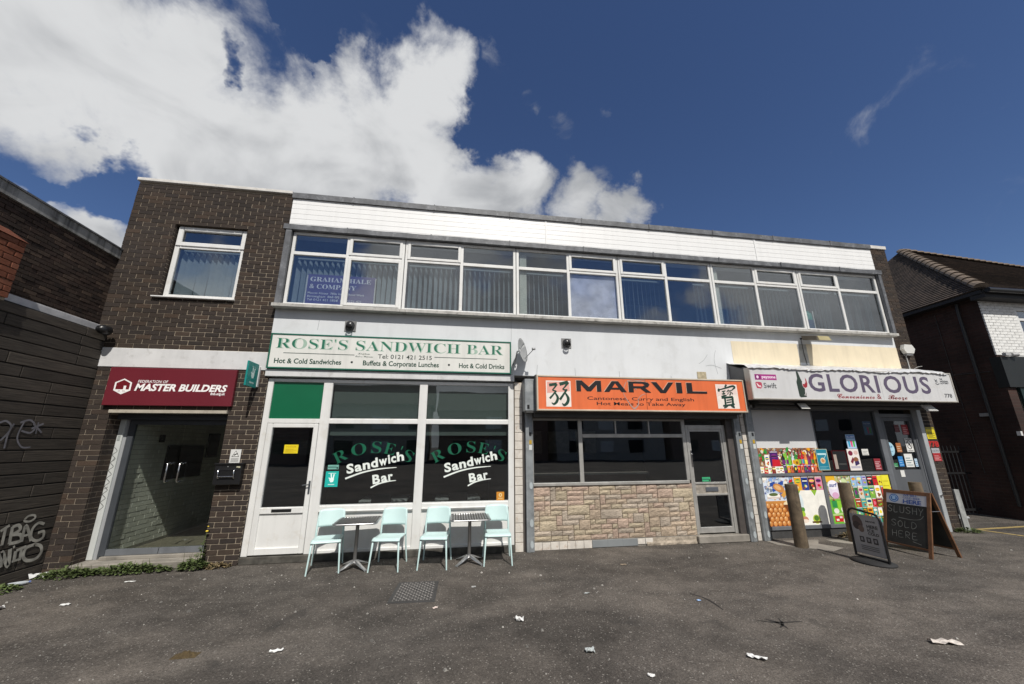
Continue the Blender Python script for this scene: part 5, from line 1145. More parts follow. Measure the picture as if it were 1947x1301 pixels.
# ---------------------------------------------------------------- house on the right
hs = thing('corner_house', 'tiled hip roofed house on the right with dark side wall and white painted front', 'house', (17, 4, 0))
A = Vector((13.22, .20, 0)); ds = Vector((.113, .994, 0)); df = Vector((1, -.02, 0)).normalized()
Z = Vector((0, 0, 1))
def slabw(p0, d, L, z0, z1, th, inward):
    a = p0 + Z*z0; b = p0 + d*L + Z*z0; n_ = inward*th
    return [a, b, b+n_, a+n_], [v_+Z*(z1-z0) for v_ in (a, b, b+n_, a+n_)]
SIDEW = NT('dark_side_brickwork'); t = SIDEW
br = t.node('ShaderNodeTexBrick'); mp = t.node('ShaderNodeMapping'); t.l.new(t.obj, mp.inputs[0]); mp.inputs[2].default_value = (R(90), 0, R(-90)); 
sp_ = t.node('ShaderNodeSeparateXYZ'); t.l.new(t.obj, sp_.inputs[0]); cx_ = t.node('ShaderNodeCombineXYZ'); t.l.new(sp_.outputs[1], cx_.inputs[0]); t.l.new(sp_.outputs[2], cx_.inputs[1]); t.l.new(cx_.outputs[0], br.inputs['Vector'])
br.inputs['Scale'].default_value = 1.0; br.inputs['Brick Width'].default_value = .225; br.inputs['Row Height'].default_value = .075; br.inputs['Mortar Size'].default_value = .006
br.inputs['Color1'].default_value = (.055, .025, .019, 1); br.inputs['Color2'].default_value = (.036, .018, .014, 1); br.inputs['Mortar'].default_value = (.05, .036, .028, 1)
t.color(t.scale(br.outputs[0], t.rng(t.noise(1.2, 5), .3, .7, .6, 1.3))); t.set(Roughness=.95); t.bump(br.outputs[1], .3, -.006)
q = MB(); b_, t_ = slabw(A, ds, 9.0, 0, 5.42, .25, df); q.hexa(b_, t_); q.build('side_wall', SIDEW.m, hs)
inn = Vector((0, 1, 0))
def front(x0, x1, z0, z1, off=0.0, th=.2): 
    p0 = A + df*x0 + Vector((0, off, 0)); return slabw(p0, df, x1-x0, z0, z1, th, inn)
q = MB()
for x0, x1, z0, z1 in ((.26, 1.02, 3.80, 5.42), (1.02, 3.0, 3.80, 4.06), (1.02, 3.0, 5.10, 5.42), (3.0, 12, 3.80, 5.42)): q.hexa(*front(x0, x1, z0, z1, -.008))
q.hexa(*front(.26, 12, 0, 3.0, .15, .1)); fw = q.build('front_wall', mat('white_paint_joint', (.5, .5, .49), .8), hs)
q = MB(); fb = courses(.0, 6.0, 3.80, 5.42, [(1.02, 3.0, 4.06, 5.10)], 0); r5 = random.Random(2)
WB = MB().box(-.5, .5, -.5, .5, -.5, .5, .06).build('white_brick_shape', WBRICK); WBM = WB.data; bpy.data.objects.remove(WB); WBM.name = 'white_brick'
an = math.atan2(df.y, df.x)
for i, (a, b, z0, z1) in enumerate(sorted(fb)):
    c = A + df*((a+b)/2) + Vector((0, .0+r5.uniform(-.002, .002), (z0+z1)/2))
    if i < 260: link('brick', WBM, fw, mw=Matrix.Translation(c) @ Matrix.Rotation(an, 4, 'Z') @ Matrix.Diagonal((b-a, .03, z1-z0+.004, 1)))
q = MB(); q.hexa(*front(.0, 12, 3.03, 3.78, -.06, .2)); q.build('shop_fascia', mat('black_fascia', (.012, .014, .014), .5, var=.1), hs)
q = MB()
for k in range(22): q.hexa(*front(.35+k*.14, .35+k*.14+.11, 2.2, 3.02, -.02-.0, .05))
q.build('green_shutter', mat('dark_green_steel', (.02, .04, .038), .45, .3), hs)
q = MB(); p0 = A + df*.06; q.box(p0.x, p0.x+.16, p0.y-.14, p0.y-.07, 3.79, 3.86); q.tube([p0+Vector((.25, -.10, 3.82)), p0+Vector((.36, -.14, 3.82))], .05, 10); q.build('spot_lamp', mat('grey_lamp', (.4, .4, .4), .4), hs)
q = MB()
def fbar(x0, x1, z0, z1, o0, th): q.hexa(*front(x0, x1, z0, z1, o0, th))
for x0, x1, z0, z1 in ((1.02, 1.09, 4.06, 5.10), (2.93, 3.0, 4.06, 5.10), (1.09, 2.93, 4.06, 4.13), (1.09, 2.93, 5.03, 5.10), (1.96, 2.03, 4.13, 5.03), (1.09, 1.96, 4.76, 4.82), (2.03, 2.93, 4.76, 4.82)): fbar(x0, x1, z0, z1, -.01, .08)
w_h = q.build('window', UPVC, hs)
q = MB(); fbar(1.09, 2.93, 4.13, 5.03, .03, .006); q.build('pane', GLASS, w_h)
q = MB(); fbar(1.0, 3.02, 5.10, 5.17, -.0, .05); q.build('window_head', mat('grey_head', (.4, .4, .4), .8), hs)
q = MB(); q.hexa(*front(1.0, 3.0, 3.9, 5.2, .6, .02)); q.build('curtain', BLIND, hs)
q = MB(); q.hexa(*front(.255, 12, .0, 5.42, 3.0, .1)); q.build('inner_wall', ROOMD, hs)
# roof
E_ = Vector((12.93, -.10, 5.45)); E2 = E_ + ds*7.4; AP = Vector((16.4, 3.5, 8.63)); dr = Vector((math.cos(R(4)), math.sin(R(4)), 0)); RE = AP + dr*9; FE = E_ + df*12.6
ROOF = NT('brown_roof_tile'); t = ROOF
br = t.node('ShaderNodeTexBrick'); sp_ = t.node('ShaderNodeSeparateXYZ'); t.l.new(t.obj, sp_.inputs[0]); cx_ = t.node('ShaderNodeCombineXYZ'); t.l.new(t.math('ADD', sp_.outputs[0], sp_.outputs[1]), cx_.inputs[0]); t.l.new(sp_.outputs[2], cx_.inputs[1]); t.l.new(cx_.outputs[0], br.inputs['Vector'])
br.inputs['Scale'].default_value = 1; br.inputs['Brick Width'].default_value = .17; br.inputs['Row Height'].default_value = .0707; br.inputs['Mortar Size'].default_value = .004
br.inputs['Color1'].default_value = (.085, .062, .048, 1); br.inputs['Color2'].default_value = (.055, .042, .034, 1); br.inputs['Mortar'].default_value = (.03, .025, .02, 1)
t.color(t.scale(br.outputs[0], t.rng(t.noise(4, 6, .65), .3, .7, .65, 1.4))); t.set(Roughness=.9); t.bump(t.noise(40, 4), .4, .01)
def roof(e0, e1, r0, r1, n, name):
    nrm = (e1-e0).cross(r0-e0).normalized(); nrm = nrm if nrm.z > 0 else -nrm; q = MB()
    for i in range(n):
        a, b = i/n, (i+1)/n; lo0, lo1 = e0.lerp(r0, a), e1.lerp(r1, a); hi0, hi1 = e0.lerp(r0, b), e1.lerp(r1, b)
        q.hexa([lo0-nrm*.01, lo1-nrm*.01, hi1-nrm*.02, hi0-nrm*.02], [lo0+nrm*.028, lo1+nrm*.028, hi1+nrm*.006, hi0+nrm*.006])
    return tag(q.build(name, ROOF.m, hs), None, kind='stuff')
roof(E_, E2, AP, AP+Vector((.02, .02, 0)), 46, 'roof_tiles'); roof(E_, FE, AP, RE, 46, 'roof_tiles')
q = MB(); q.hexa([E2, E2+df*12, RE+Vector((3, 3.5, -3.2)), E2+df*4], [AP, RE, RE+Vector((0, .1, 0)), AP+Vector((0, .1, 0))]); q.build('rear_roof', ROOF.m, hs)
def half_tile(a, b, r, name, seed):
    n_ = max(2, int((b-a).length/.33)); d = (b-a)/n_; r7 = random.Random(seed)
    for i in range(n_):
        p0, p1 = a+d*i, a+d*(i+1.06); q = MB(); side = d.cross(Z).normalized(); up2 = side.cross(d).normalized(); vs_ = []
        lift = up2*(.02+r7.uniform(0, .01))
        for p_, rr_ in ((p0, r*1.08), (p1, r*.94)):
            for k in range(7): a_ = math.pi*k/6; vs_.append(p_ + side*math.cos(a_)*rr_ + up2*(math.sin(a_)*rr_*.8-.02) + (lift if p_ is p0 else Vector()))
        q.add(vs_, [(k, k+1, k+8, k+7) for k in range(6)] + [tuple(range(7))[::-1], tuple(range(7, 14))], None, False); q.build(name, ROOF2, hs)
ROOF2 = mat('ridge_tile_clay', (.15, .115, .085), .9, var=.3, vs=7, bump=.3, bs=40)
half_tile(E_+Vector((0, 0, .03)), AP+Vector((0, 0, .03)), .13, 'hip_tile', 1); half_tile(RE+Vector((0, 0, .04)), AP+Vector((0, 0, .04)), .12, 'ridge_tile', 2)
q = MB(); q.tube([E_+Vector((.05, -.06, -.06)), FE+Vector((0, -.06, -.06))], .06, 10); q.build('gutter', BLACK, hs)
q = MB(); q.hexa([E_+Vector((.06, .02, -.22)), FE+Vector((0, .02, -.22)), FE+Vector((0, .3, -.22)), E_+Vector((.06, .3, -.22))], [E_+Vector((.06, .02, -.012)), FE+Vector((0, .02, -.012)), FE+Vector((0, .3, -.012)), E_+Vector((.06, .3, -.012))]); q.hexa([E_+Vector((.02, .05, -.10)), E2+Vector((.02, .05, -.10)), E2+Vector((.35, .05, -.10)), E_+Vector((.35, .05, -.10))], [E_+Vector((.02, .05, -.02)), E2+Vector((.02, .05, -.02)), E2+Vector((.35, .05, -.02)), E_+Vector((.35, .05, -.02))]); q.build('eaves_board', mat('black_eaves', (.02, .02, .022), .7), hs)
wp_ = lambda y, z, o=.05: A + ds*y + Vector((-o, 0, z))
q = MB(); q.tube([wp_(.42, 5.3), wp_(.44, 5.0), wp_(.44, 3.6), wp_(.44, 3.3), wp_(.44, .3)], .035, 8); q.build('downpipe', mat('black_pipe', (.025, .025, .025), .5), hs)
q = MB(); q.tube([wp_(1.0, 5.2, .01), wp_(1.0, 3.4, .01), wp_(.95, 1.0, .01)], .008, 5); q.tube([wp_(.2, 3.45, .01), wp_(1.9, 3.55, .01)], .01, 5); q.build('cable', mat('dusty_cable', (.06, .055, .05), .7), hs)
p_ = wp_(.55, 2.42); q = MB(); q.box(p_.x-.02, p_.x+.06, p_.y-.1, p_.y+.1, 2.38, 2.46); q.build('wall_vent', mat('vent_grey', (.25, .25, .25), .7), hs)
p_ = wp_(.03, 1.95); q = MB(); q.box(p_.x, p_.x+.08, p_.y-.03, p_.y+.04, 1.9, 2.0); q.build('junction_box', WHITEP, hs)
# alley gate
g = thing('alley_gate', 'dark vertical bar gate across the alley beside the right house', 'gate', (11.8, 1.35, 0)); GB = mat('gate_black', (.012, .012, .013), .5, var=.1)
for k in range(21):
    x = 10.55+k*.125; q = MB(); q.tube([(x, 1.35, .06), (x, 1.35, 1.62), (x, 1.35, 1.68)], [.011, .011, .002], 6); q.build('bar', GB, g)
for z in (.12, .98, 1.5): q = MB(); q.box(10.5, 13.2, 1.33, 1.37, z, z+.045); q.build('rail', GB, g)
s = thing('alley_bin_lid', 'pale plastic tray lying under the alley gate', 'tray', (12.0, 1.1, 0)); q = MB(); q.box(11.75, 12.25, 1.0, 1.28, .0, .06, .02); q.box(11.8, 12.2, 1.04, 1.24, .06, .075, .01); q.build('tray', mat('pale_tray', (.4, .42, .43), .6, var=.1), s)
s = thing('grey_plank', 'grey plank standing against the right brick pier', 'plank', (10.45, -.03, 0)); q = MB(); q.hexa([(10.42, -.06, .0), (10.56, -.06, .0), (10.56, -.03, .0), (10.42, -.03, .0)], [(10.45, -.035, .81), (10.57, -.035, .80), (10.57, -.005, .80), (10.45, -.005, .81)]); q.build('board', mat('plank_grey', (.30, .31, .30), .8, var=.2, vs=9, streak=.3), s)
# the far side of the street, seen only as reflections in the glass
for k, (x0, w, h, c) in enumerate(((-26, 12, 5.6, (.26, .17, .13)), (-13, 11, 6.0, (.42, .37, .31)), (-1, 12, 5.4, (.24, .15, .11)), (12, 13, 5.8, (.48, .45, .40)), (26, 14, 5.6, (.22, .15, .12)), (41, 17, 6.2, (.30, .24, .20)))):
    o = thing('opposite_house', ('brown brick house far across the street', 'stone coloured house across the street', 'brown brick house straight across the street', 'pale rendered house across the street to the right', 'brown house across the street, right of the pale rendered house', 'wide house at the far right end across the street')[k], 'house', (x0+w/2, -36, 0), 'houses across the street')
    q = MB(); q.box(x0, x0+w, -44, -36, 0, h); q.build('wall', mat('opposite_wall_%d' % k, c, .9, var=.15), o)
    q = MB(); q.prism([(x0-.3, -35.6, h), (x0-.3, -44.4, h), (x0-.3, -40, h+2.6)], (w+.6, 0, 0)); q.build('roof', ROOF.m, o)
    for i in range(3):
        for z in (.9, 3.4): q = MB(); q.box(x0+1.5+i*3.6, x0+3.2+i*3.6, -36.0, -35.94, z, z+1.3); q.build('window', UPVC if i % 2 else SOOT, o)
# ---------------------------------------------------------------- chairs and tables
MINT = mat('mint_plastic', (.53, .69, .675), .45, var=.03, vs=4)
def make_chair():
    c = thing('cafe_chair', 'x', 'chair', (0, 0, 0), 'mint plastic chairs outside the sandwich bar')
    q = MB()
    def seat(u, v):
        x = (u-.5)*(.40-.02*v); y = -.235+v*.42; z = .432 - .016*math.sin(math.pi*min(1, max(0, (v-.1)*1.2)))*math.cos((u-.5)*2.6) - (.03*max(0, .12-v)/.12) - .012*v
        return (x, y, z)
    q.grid(seat, 8, 12, None, True, (0, 0, -.016)); q.build('seat', MINT, c, local=True)
    q = MB()
    def bk(u, v):
        a = (u-.5); w = .395-.035*v**3; x = a*w; y = .205+v*.055+.045*(2*a)**2*-1+.03; z = .535+v*.245-.008*(2*a)**4*v*2
        return (x, y, z)
    q.grid(bk, 10, 8, None, True, (0, .014, 0)); q.build('backrest', MINT, c, local=True)
    for sx in (-1, 1):
        q = MB(); q.tube([(sx*.21, -.262, 0), (sx*.195, -.235, .22), (sx*.183, -.21, .405), (sx*.172, -.17, .424)], [.0105, .013, .0155, .012], 8); q.build('leg', MINT, c, local=True)
        q = MB(); q.tube([(sx*.215, .265, 0), (sx*.20, .225, .22), (sx*.19, .195, .42), (sx*.188, .20, .56), (sx*.178, .225, .66)], [.0105, .0135, .016, .014, .008], 8); q.build('leg', MINT, c, local=True)
        q = MB(); q.tube([(sx*.183, -.20, .408), (sx*.187, .19, .408)], .011, 6); q.build('side_rail', MINT, c, local=True)
    return c
ch0 = make_chair()
for k, (x, y, rz, lab) in enumerate(((-1.70, -.40, 9, 'leftmost mint green plastic chair outside the sandwich bar, by the white door'), (-.81, -.44, -7, 'mint green chair just right of the left metal table'), (-.13, -.46, -7, 'mint green chair just left of the right metal table'), (.82, -.43, -4, 'rightmost mint green chair, beside the tiled pilaster'))):
    o = ch0 if k == 0 else copy_tree(ch0)
    o.location = (x, y, 0); o.rotation_euler = (0, 0, R(rz)); o['label'] = lab
STEEL = mat('brushed_aluminium', (.50, .50, .50), .32, .9, var=.08)
DARKT = mat('dark_slat_top', (.055, .053, .05), .4, var=.2, vs=9)
def make_table():
    c = thing('cafe_table', 'x', 'table', (0, 0, 0), 'metal tables outside the sandwich bar')
    q = MB(); h = .30; rim = [(-h+.05, -h), (h-.05, -h), (h-.015, -h+.015), (h, -h+.05), (h, h-.05), (h-.015, h-.015), (h-.05, h), (-h+.05, h), (-h+.015, h-.015), (-h, h-.05), (-h, -h+.05), (-h+.015, -h+.015)]
    q.prism([(x, y, .632) for x, y in rim], (0, 0, .010)); q.tube([(x, y, .640) for x, y in rim]+[(rim[0][0], rim[0][1], .640)], .012, 8, caps=False); q.build('table_rim', STEEL, c, local=True)
    for k in range(14):
        y = -.275+k*.0405; q = MB(); q.box(y, y+.024, -.285, .285, .6425, .655, .004); q.build('slat', DARKT, c, local=True)
    q = MB(); q.lathe([(.026, .05), (.026, .62), (.09, .625), (.09, .632)], (0, 0, 0), 18); q.build('column', STEEL, c, local=True)
    for a in (45, 135, 225, 315):
        d = Vector((math.cos(R(a)), math.sin(R(a)), 0)); s_ = Vector((-d.y, d.x, 0)); q = MB()
        prof = [(.0, .115, .030), (.07, .10, .032), (.17, .055, .03), (.265, .018, .026), (.275, .004, .024)]; vs_ = []
        for r_0, z_, w_0 in prof: vs_ += [d*r_0+s_*w_0+Z*z_*.75, d*r_0-s_*w_0+Z*z_*.75, d*r_0-s_*w_0*.6+Z*z_, d*r_0+s_*w_0*.6+Z*z_]
        fs = []
        for i in range(len(prof)-1):
            for j in range(4): fs.append((4*i+j, 4*i+(j+1) % 4, 4*i+4+(j+1) % 4, 4*i+4+j))
        q.add(vs_, fs + [(0, 1, 2, 3), (19, 18, 17, 16)], None, False); q.build('foot', STEEL, c, local=True)
    return c
tb0 = make_table()
for k, (x, y, rz, lab) in enumerate(((-1.29, -.42, 2, 'left square metal table outside, between the two left mint chairs'), (.385, -.43, -1, 'right square metal table outside, between the two right mint chairs'))):
    o = tb0 if k == 0 else copy_tree(tb0)
    o.location = (x, y, 0); o.rotation_euler = (0, 0, R(rz)); o['label'] = lab
# ---------------------------------------------------------------- bollards
for k, (x, y, hgt, ln, lab) in enumerate(((6.15, -.51, 1.03, 0, 'leftmost round wooden bollard in front of the egg poster'), (7.42, -.38, 1.02, 0, 'middle round wooden bollard in front of the grocery poster'), (9.06, -.36, 1.0, 0, 'wooden bollard behind the chalk board, by the off licence door'))):
    s = thing('bollard', lab, 'bollard', (x, y, 0), 'wooden bollards outside the off licence')
    q = MB(); r8 = random.Random(k); n_ = 20; prof = [(.106, 0), (.103, .2), (.101, .6), (.098, hgt-.02), (.093, hgt)]; vs_ = []
    for i, (r0, z_) in enumerate(prof):
        for j in range(n_): rr_ = r0*(1+.025*math.sin(j*2.1+k)+.012*math.sin(j*5+i)); a_ = 2*math.pi*j/n_; vs_.append((x+rr_*math.cos(a_), y+rr_*math.sin(a_), z_))
    q.add(vs_, [(i*n_+j, i*n_+(j+1) % n_, (i+1)*n_+(j+1) % n_, (i+1)*n_+j) for i in range(4) for j in range(n_)], None, True); q.add(vs_[-n_:], [tuple(range(n_))], None, False)
    q.build('post', WOOD, s, recalc=True)
# ---------------------------------------------------------------- chalk A-board facing left
s = thing('chalk_board', 'wooden A-frame chalk board saying slushy sold here', 'sign board', (7.72, -1.17, 0))
ya, yb, zt = -1.52, -.82, .955
def ab(side):                                    # one leaf: bottom x, top x
    return (7.46, 7.735) if side < 0 else (8.01, 7.765)
SLATE = mat('chalkboard', (.018, .020, .019), .75, var=.35, vs=6)
for side in (-1, 1):
    xb, xt = ab(side); lab = 'front_leaf' if side < 0 else 'rear_leaf'
    def leaf(y, z, o=0.0): return Vector((xb+(xt-xb)*z/zt+o, y, z))
    q = MB(); w = .05
    for y0_, y1_ in ((ya, ya+w), (yb-w, yb)):
        q.hexa([leaf(y0_, 0, -.012), leaf(y1_, 0, -.012), leaf(y1_, 0, .012), leaf(y0_, 0, .012)], [leaf(y0_, zt, -.012), leaf(y1_, zt, -.012), leaf(y1_, zt, .012), leaf(y0_, zt, .012)])
    for z0_, z1_ in ((.90, .953), ):
        q.hexa([leaf(ya+w, z0_, -.010), leaf(yb-w, z0_, -.010), leaf(yb-w, z0_, .010), leaf(ya+w, z0_, .010)], [leaf(ya+w, z1_, -.010), leaf(yb-w, z1_, -.010), leaf(yb-w, z1_, .010), leaf(ya+w, z1_, .010)])
    q.build(lab, FRAMEW, s)
    q = MB(); q.hexa([leaf(ya+w, .13, -.006), leaf(yb-w, .13, -.006), leaf(yb-w, .13, .006), leaf(ya+w, .13, .006)], [leaf(ya+w, .90, -.006), leaf(yb-w, .90, -.006), leaf(yb-w, .90, .006), leaf(ya+w, .90, .006)]); q.build('slate', SLATE, s)
    q = MB(); q.box(leaf(0, .12).x-.012, leaf(0, .12).x+.012, ya+w, yb-w, .105, .129); q.build('bottom_rail', FRAMEW, s)
q = MB(); q.tube([(7.66, ya-.004, .68), (7.83, ya-.004, .68)], .006, 6); q.build('stay', CHROME, s)
xb, xt = ab(-1); sl_ = (xt-xb)/zt; Vv = Vector((sl_, 0, 1)).normalized(); Nn = Vector((-1, 0, sl_)).normalized()
pr = Print(Vector((xb, yb, 0)) + Nn*.0075, (0, -1, 0), Vv, Nn, .0005)
k_ = 1/Vv.z
pr.rect(.052, .74*k_, .648, .905*k_, '#b8bcc4'); pr.ell(.17, .82*k_, .075, .066, '#2f6fb4', 22); pr.ring(.17, .82*k_, .058, .05, .008, '#b8d0e8'); pr.rect(.145, .80*k_, .195, .85*k_, '#9cc0e0')
pr.text('WE SELL', .31, .52, .868*k_, .030, '#2a4f98', bold=.02); pr.text('COLD BEER', .31, .56, .828*k_, .030, '#2a4f98', bold=.01); pr.text('HERE', .31, .575, .755*k_, .06, '#2a4f98', bold=.035)
pr.build('header_print', s)
pr = Print(Vector((xb, yb, 0)) + Nn*.0075, (0, -1, 0), Vv, Nn, .0005); CK = '#7c7e7a'
def chalk(st, u, v, w, h):
    L = {'S': [[(.9, .85), (.5, 1), (.1, .8), (.45, .52), (.85, .3), (.5, 0), (.05, .15)]], 'L': [[(.15, 1), (.12, .02), (.8, .05)]], 'U': [[(.1, 1), (.12, .15), (.45, .0), (.8, .2), (.85, 1)]], 'H': [[(.1, 1), (.12, 0)], [(.85, 1), (.85, 0)], [(.1, .5), (.85, .52)]], 'Y': [[(.05, 1), (.45, .5), (.85, 1)], [(.45, .5), (.3, -.1)]], 'O': [[(.5, .95), (.1, .6), (.25, .05), (.75, .1), (.85, .65), (.5, .95)]], 'D': [[(.15, 1), (.12, 0), (.75, .2), (.85, .65), (.5, .95), (.1, 1)]], 'E': [[(.8, .98), (.12, .95), (.12, .02), (.85, .05)], [(.12, .5), (.65, .52)]], 'R': [[(.12, 0), (.12, 1), (.7, .9), (.7, .55), (.15, .5), (.8, .02)]]}
    for ch in st:
        for ln in L[ch]: pr.k = 1+rnd.randrange(3); pr.curve([(u+a*w*.85, v+b*h) for a, b in ln], .0075, CK)
        u += w
chalk('SLUSHY', .07, .60*k_, .092, .105); pr.curve([(.24, .545), (.42, .535), (.55, .56), (.60, .62)], .008, CK); chalk('SOLD', .12, .385*k_, .10, .10); chalk('HERE', .13, .225*k_, .10, .10); pr.stroke([(.44, .20), (.56, .175)], .008, CK)
pr.build('chalk_lettering', s, CHALK)
# ---------------------------------------------------------------- swinging pavement sign on a rubber base
s = thing('pavement_sign', 'small black framed swing sign on a round rubber base', 'sign board', (6.4, -1.49, 0))
q = MB(); q.lathe([(0, .0), (.27, .0), (.27, .02), (.20, .045), (.06, .055), (0, .055)], (6.40, -1.49, 0), 26)
for v_ in range(len(q.v)): a_ = q.v[v_]; q.v[v_] = (6.40+(a_[0]-6.40)*.85, -1.49+(a_[1]+1.49)*1.08, a_[2])
q.build('rubber_base', mat('rubber', (.02, .02, .02), .8, var=.2), s)
y0_, y1_, x_ = -1.73, -1.25, 6.40; pth = [(x_, y0_, .05), (x_, y0_, .60)] + [(x_, y0_+.09-.09*math.cos(R(a)), .60+.10*math.sin(R(a))) for a in (30, 60, 90)] + [(x_, y1_-.09+.09*math.cos(R(a)), .64+.10*math.sin(R(a))) for a in (90, 60, 30)] + [(x_, y1_, .62), (x_, y1_, .05)]
q = MB(); q.tube(pth, .017, 8); q.tube([(x_, y0_, .06), (x_, y1_, .06)], .012, 6); q.build('frame', BLACK, s)
q = MB(); q.box(x_-.008, x_+.008, -1.705, -1.275, .10, .665, .004); q.build('panel', mat('grey_poster', (.34, .34, .34), .5, var=.08), s)
pr = Print((x_-.0085, -1.275, .10), (0, -1, 0), (0, 0, 1), (-1, 0, 0), .0004); D_ = '#2b2b2d'
pr.ell(.11, .45, .075, .10, '#5a4a48', 14, .3); pr.ell(.09, .40, .06, .06, '#3e3534'); pr.ell(.15, .36, .045, .05, '#6a5a52')
for st, u0, u1, v, h_ in (('MADE', .24, .38, .47, .022), ('HERE', .24, .40, .385, .045), ('ICE', .24, .34, .335, .035), ('COLD', .24, .40, .29, .035)): pr.text(st, u0, u1, v, h_, D_, bold=.03)
for i in range(3): pr.rect(.10+.10*i, .17, .165+.10*i, .25, D_); pr.rect(.115+.10*i, .19, .15+.10*i, .235, '#8a8a8c')
for v in (.12, .095, .07): pr.stroke([(.10, v), (.36, v)], .008, '#4a4a4c')
pr.build('print', s)
for yy in (-1.63, -1.35): q = MB(); q.tube([(x_-.012, yy, .70), (x_-.012, yy, .645)], .010, 6); q.build('clip', CHROME, s)
# ---------------------------------------------------------------- manhole cover
s = thing('manhole_cover', 'square cast iron manhole cover in front of the mint chairs', 'manhole cover', (-.33, -1.53, 0))
IRON = mat('worn_cast_iron', (.16, .15, .14), .5, .2, var=.25, vs=12)
cs = [Vector((-.56, -1.17, 0)), Vector((-.05, -1.20, 0)), Vector((-.08, -1.90, 0)), Vector((-.62, -1.86, 0))]
q = MB(); q.hexa([cs[3], cs[2], cs[1], cs[0]], [c_+Z*.004 for c_ in (cs[3], cs[2], cs[1], cs[0])]); q.build('frame', mat('manhole_frame', (.045, .043, .042), .7, var=.2), s)
def bl(u, v): return cs[0].lerp(cs[1], u).lerp(cs[3].lerp(cs[2], u), v)
q = MB(); q.hexa([bl(.05, .95), bl(.95, .95), bl(.95, .05), bl(.05, .05)], [bl(a, b)+Z*.007 for a, b in ((.05, .95), (.95, .95), (.95, .05), (.05, .05))]); q.build('lid', mat('iron_lid', (.05, .047, .044), .7, var=.3, vs=14), s)
q = MB()
for i in range(13):
    for j in range(15):
        u, v = .09+i*.065, .08+j*.058; a_, b_ = (.045, .016) if (i+j) % 2 else (.018, .04)
        q.hexa([bl(u, v+b_)+Z*.007, bl(u+a_, v+b_)+Z*.007, bl(u+a_, v)+Z*.007, bl(u, v)+Z*.007], [bl(u+.004, v+b_-.004)+Z*.013, bl(u+a_-.004, v+b_-.004)+Z*.013, bl(u+a_-.004, v+.004)+Z*.013, bl(u+.004, v+.004)+Z*.013])
tag(q.build('tread_pattern', IRON, s), None, kind='stuff')
# ---------------------------------------------------------------- weeds, litter and grit
def leafclump(lab, c, rx, ry, h, n, seed, name='weed_clump', mats=LEAF, size=.06, flowers=0):
    s = thing(name, lab, 'plant', (c[0], c[1], 0)); r9 = random.Random(seed); q = MB()
    for i in range(n):
        a = r9.uniform(0, 2*math.pi); rr_ = math.sqrt(r9.random()); bx, by = c[0]+rx*rr_*math.cos(a), c[1]+ry*rr_*math.sin(a); hh = h*(1-.7*rr_)*r9.uniform(.35, 1.0)
        d = Vector((math.cos(a)+r9.uniform(-.7, .7), math.sin(a)+r9.uniform(-.7, .7), r9.uniform(.1, 1.1))).normalized(); L = size*r9.uniform(.6, 1.5); sd = d.cross(Z).normalized()*L*.26
        p0 = Vector((bx, by, max(.004, hh-.01))); pm = p0+d*L*.5+Z*.006; p1 = p0+d*L-Z*L*.25
        if p1.z < .004: p1.z = .004
        if pm.z < .006: pm.z = .006
        q.add([p0, pm+sd, p1, pm-sd, pm-Z*.006], [(0, 1, 4), (1, 2, 4), (2, 3, 4), (3, 0, 4)])
    q.build('leaves', mats, s, recalc=False)
    q = MB()
    for i in range(max(4, n//40)):
        a = r9.uniform(0, 6.28); rr_ = math.sqrt(r9.random())*.8; b = Vector((c[0]+rx*rr_*math.cos(a), c[1]+ry*rr_*math.sin(a), 0)); q.tube([b, b+Vector((r9.uniform(-.03, .03), r9.uniform(-.03, .03), h*r9.uniform(.6, 1.25)))], [.004, .002], 4)
    q.build('stems', mat('weed_stem', (.09, .10, .035), .8, var=.3), s); return s
leafclump('low green weeds at the foot of the left brick pillar', (-5.12, -.14), .30, .12, .13, 420, 1)
leafclump('strip of green weeds along the office doorstep', (-4.42, -.11), .55, .09, .14, 620, 2)
leafclump('dark weed with yellow flowers at the right of the doorstep', (-3.60, -.10), .16, .09, .20, 260, 3)
fl = thing('dandelion', 'tall stalk with a small yellow flower beside the office doorstep', 'flower', (-3.52, -.06, 0)); q = MB(); q.tube([(-3.54, -.07, 0), (-3.53, -.07, .25), (-3.51, -.06, .50)], [.008, .006, .004], 6); q.build('stalk', LEAF, fl)
q = MB(); q.lathe([(0, .012), (.012, .01), (.022, .0), (.010, -.012), (0, -.014)], (-3.51, -.062, .505), 10); q.lathe([(0, .008), (.008, .006), (.013, .0), (0, -.01)], (-3.50, -.07, .57), 8); q.build('flower_head', mat('yellow_petal', (.75, .55, .05), .7), fl)
q = MB(); r9 = random.Random(8)
for i in range(40):
    a = r9.uniform(0, 6.28); z_ = r9.uniform(.05, .36); d = Vector((math.cos(a), math.sin(a), r9.uniform(-.1, .6))).normalized(); p0 = Vector((-3.535+.01*z_, -.068, z_)); L = .085*(1-z_); sd = d.cross(Z).normalized()*L*.25; q.add([p0, p0+d*L*.5+sd, p0+d*L, p0+d*L*.5-sd], [(0, 1, 2), (0, 2, 3)])
q.build('stalk_leaves', LEAF, fl, recalc=False)
leafclump('dry brown weeds at the foot of the right pillar', (-3.30, -.06), .16, .05, .07, 130, 5, mats=DRY)
leafclump('thin dry weeds under the grocery poster', (7.75, -.02), .30, .06, .10, 130, 6, mats=DRY)
leafclump('green weeds at the foot of the right brick pier', (10.45, -.08), .25, .12, .08, 200, 7)
leafclump('small green weed at the left edge of the forecourt', (-5.40, -.68), .16, .14, .08, 130, 9)
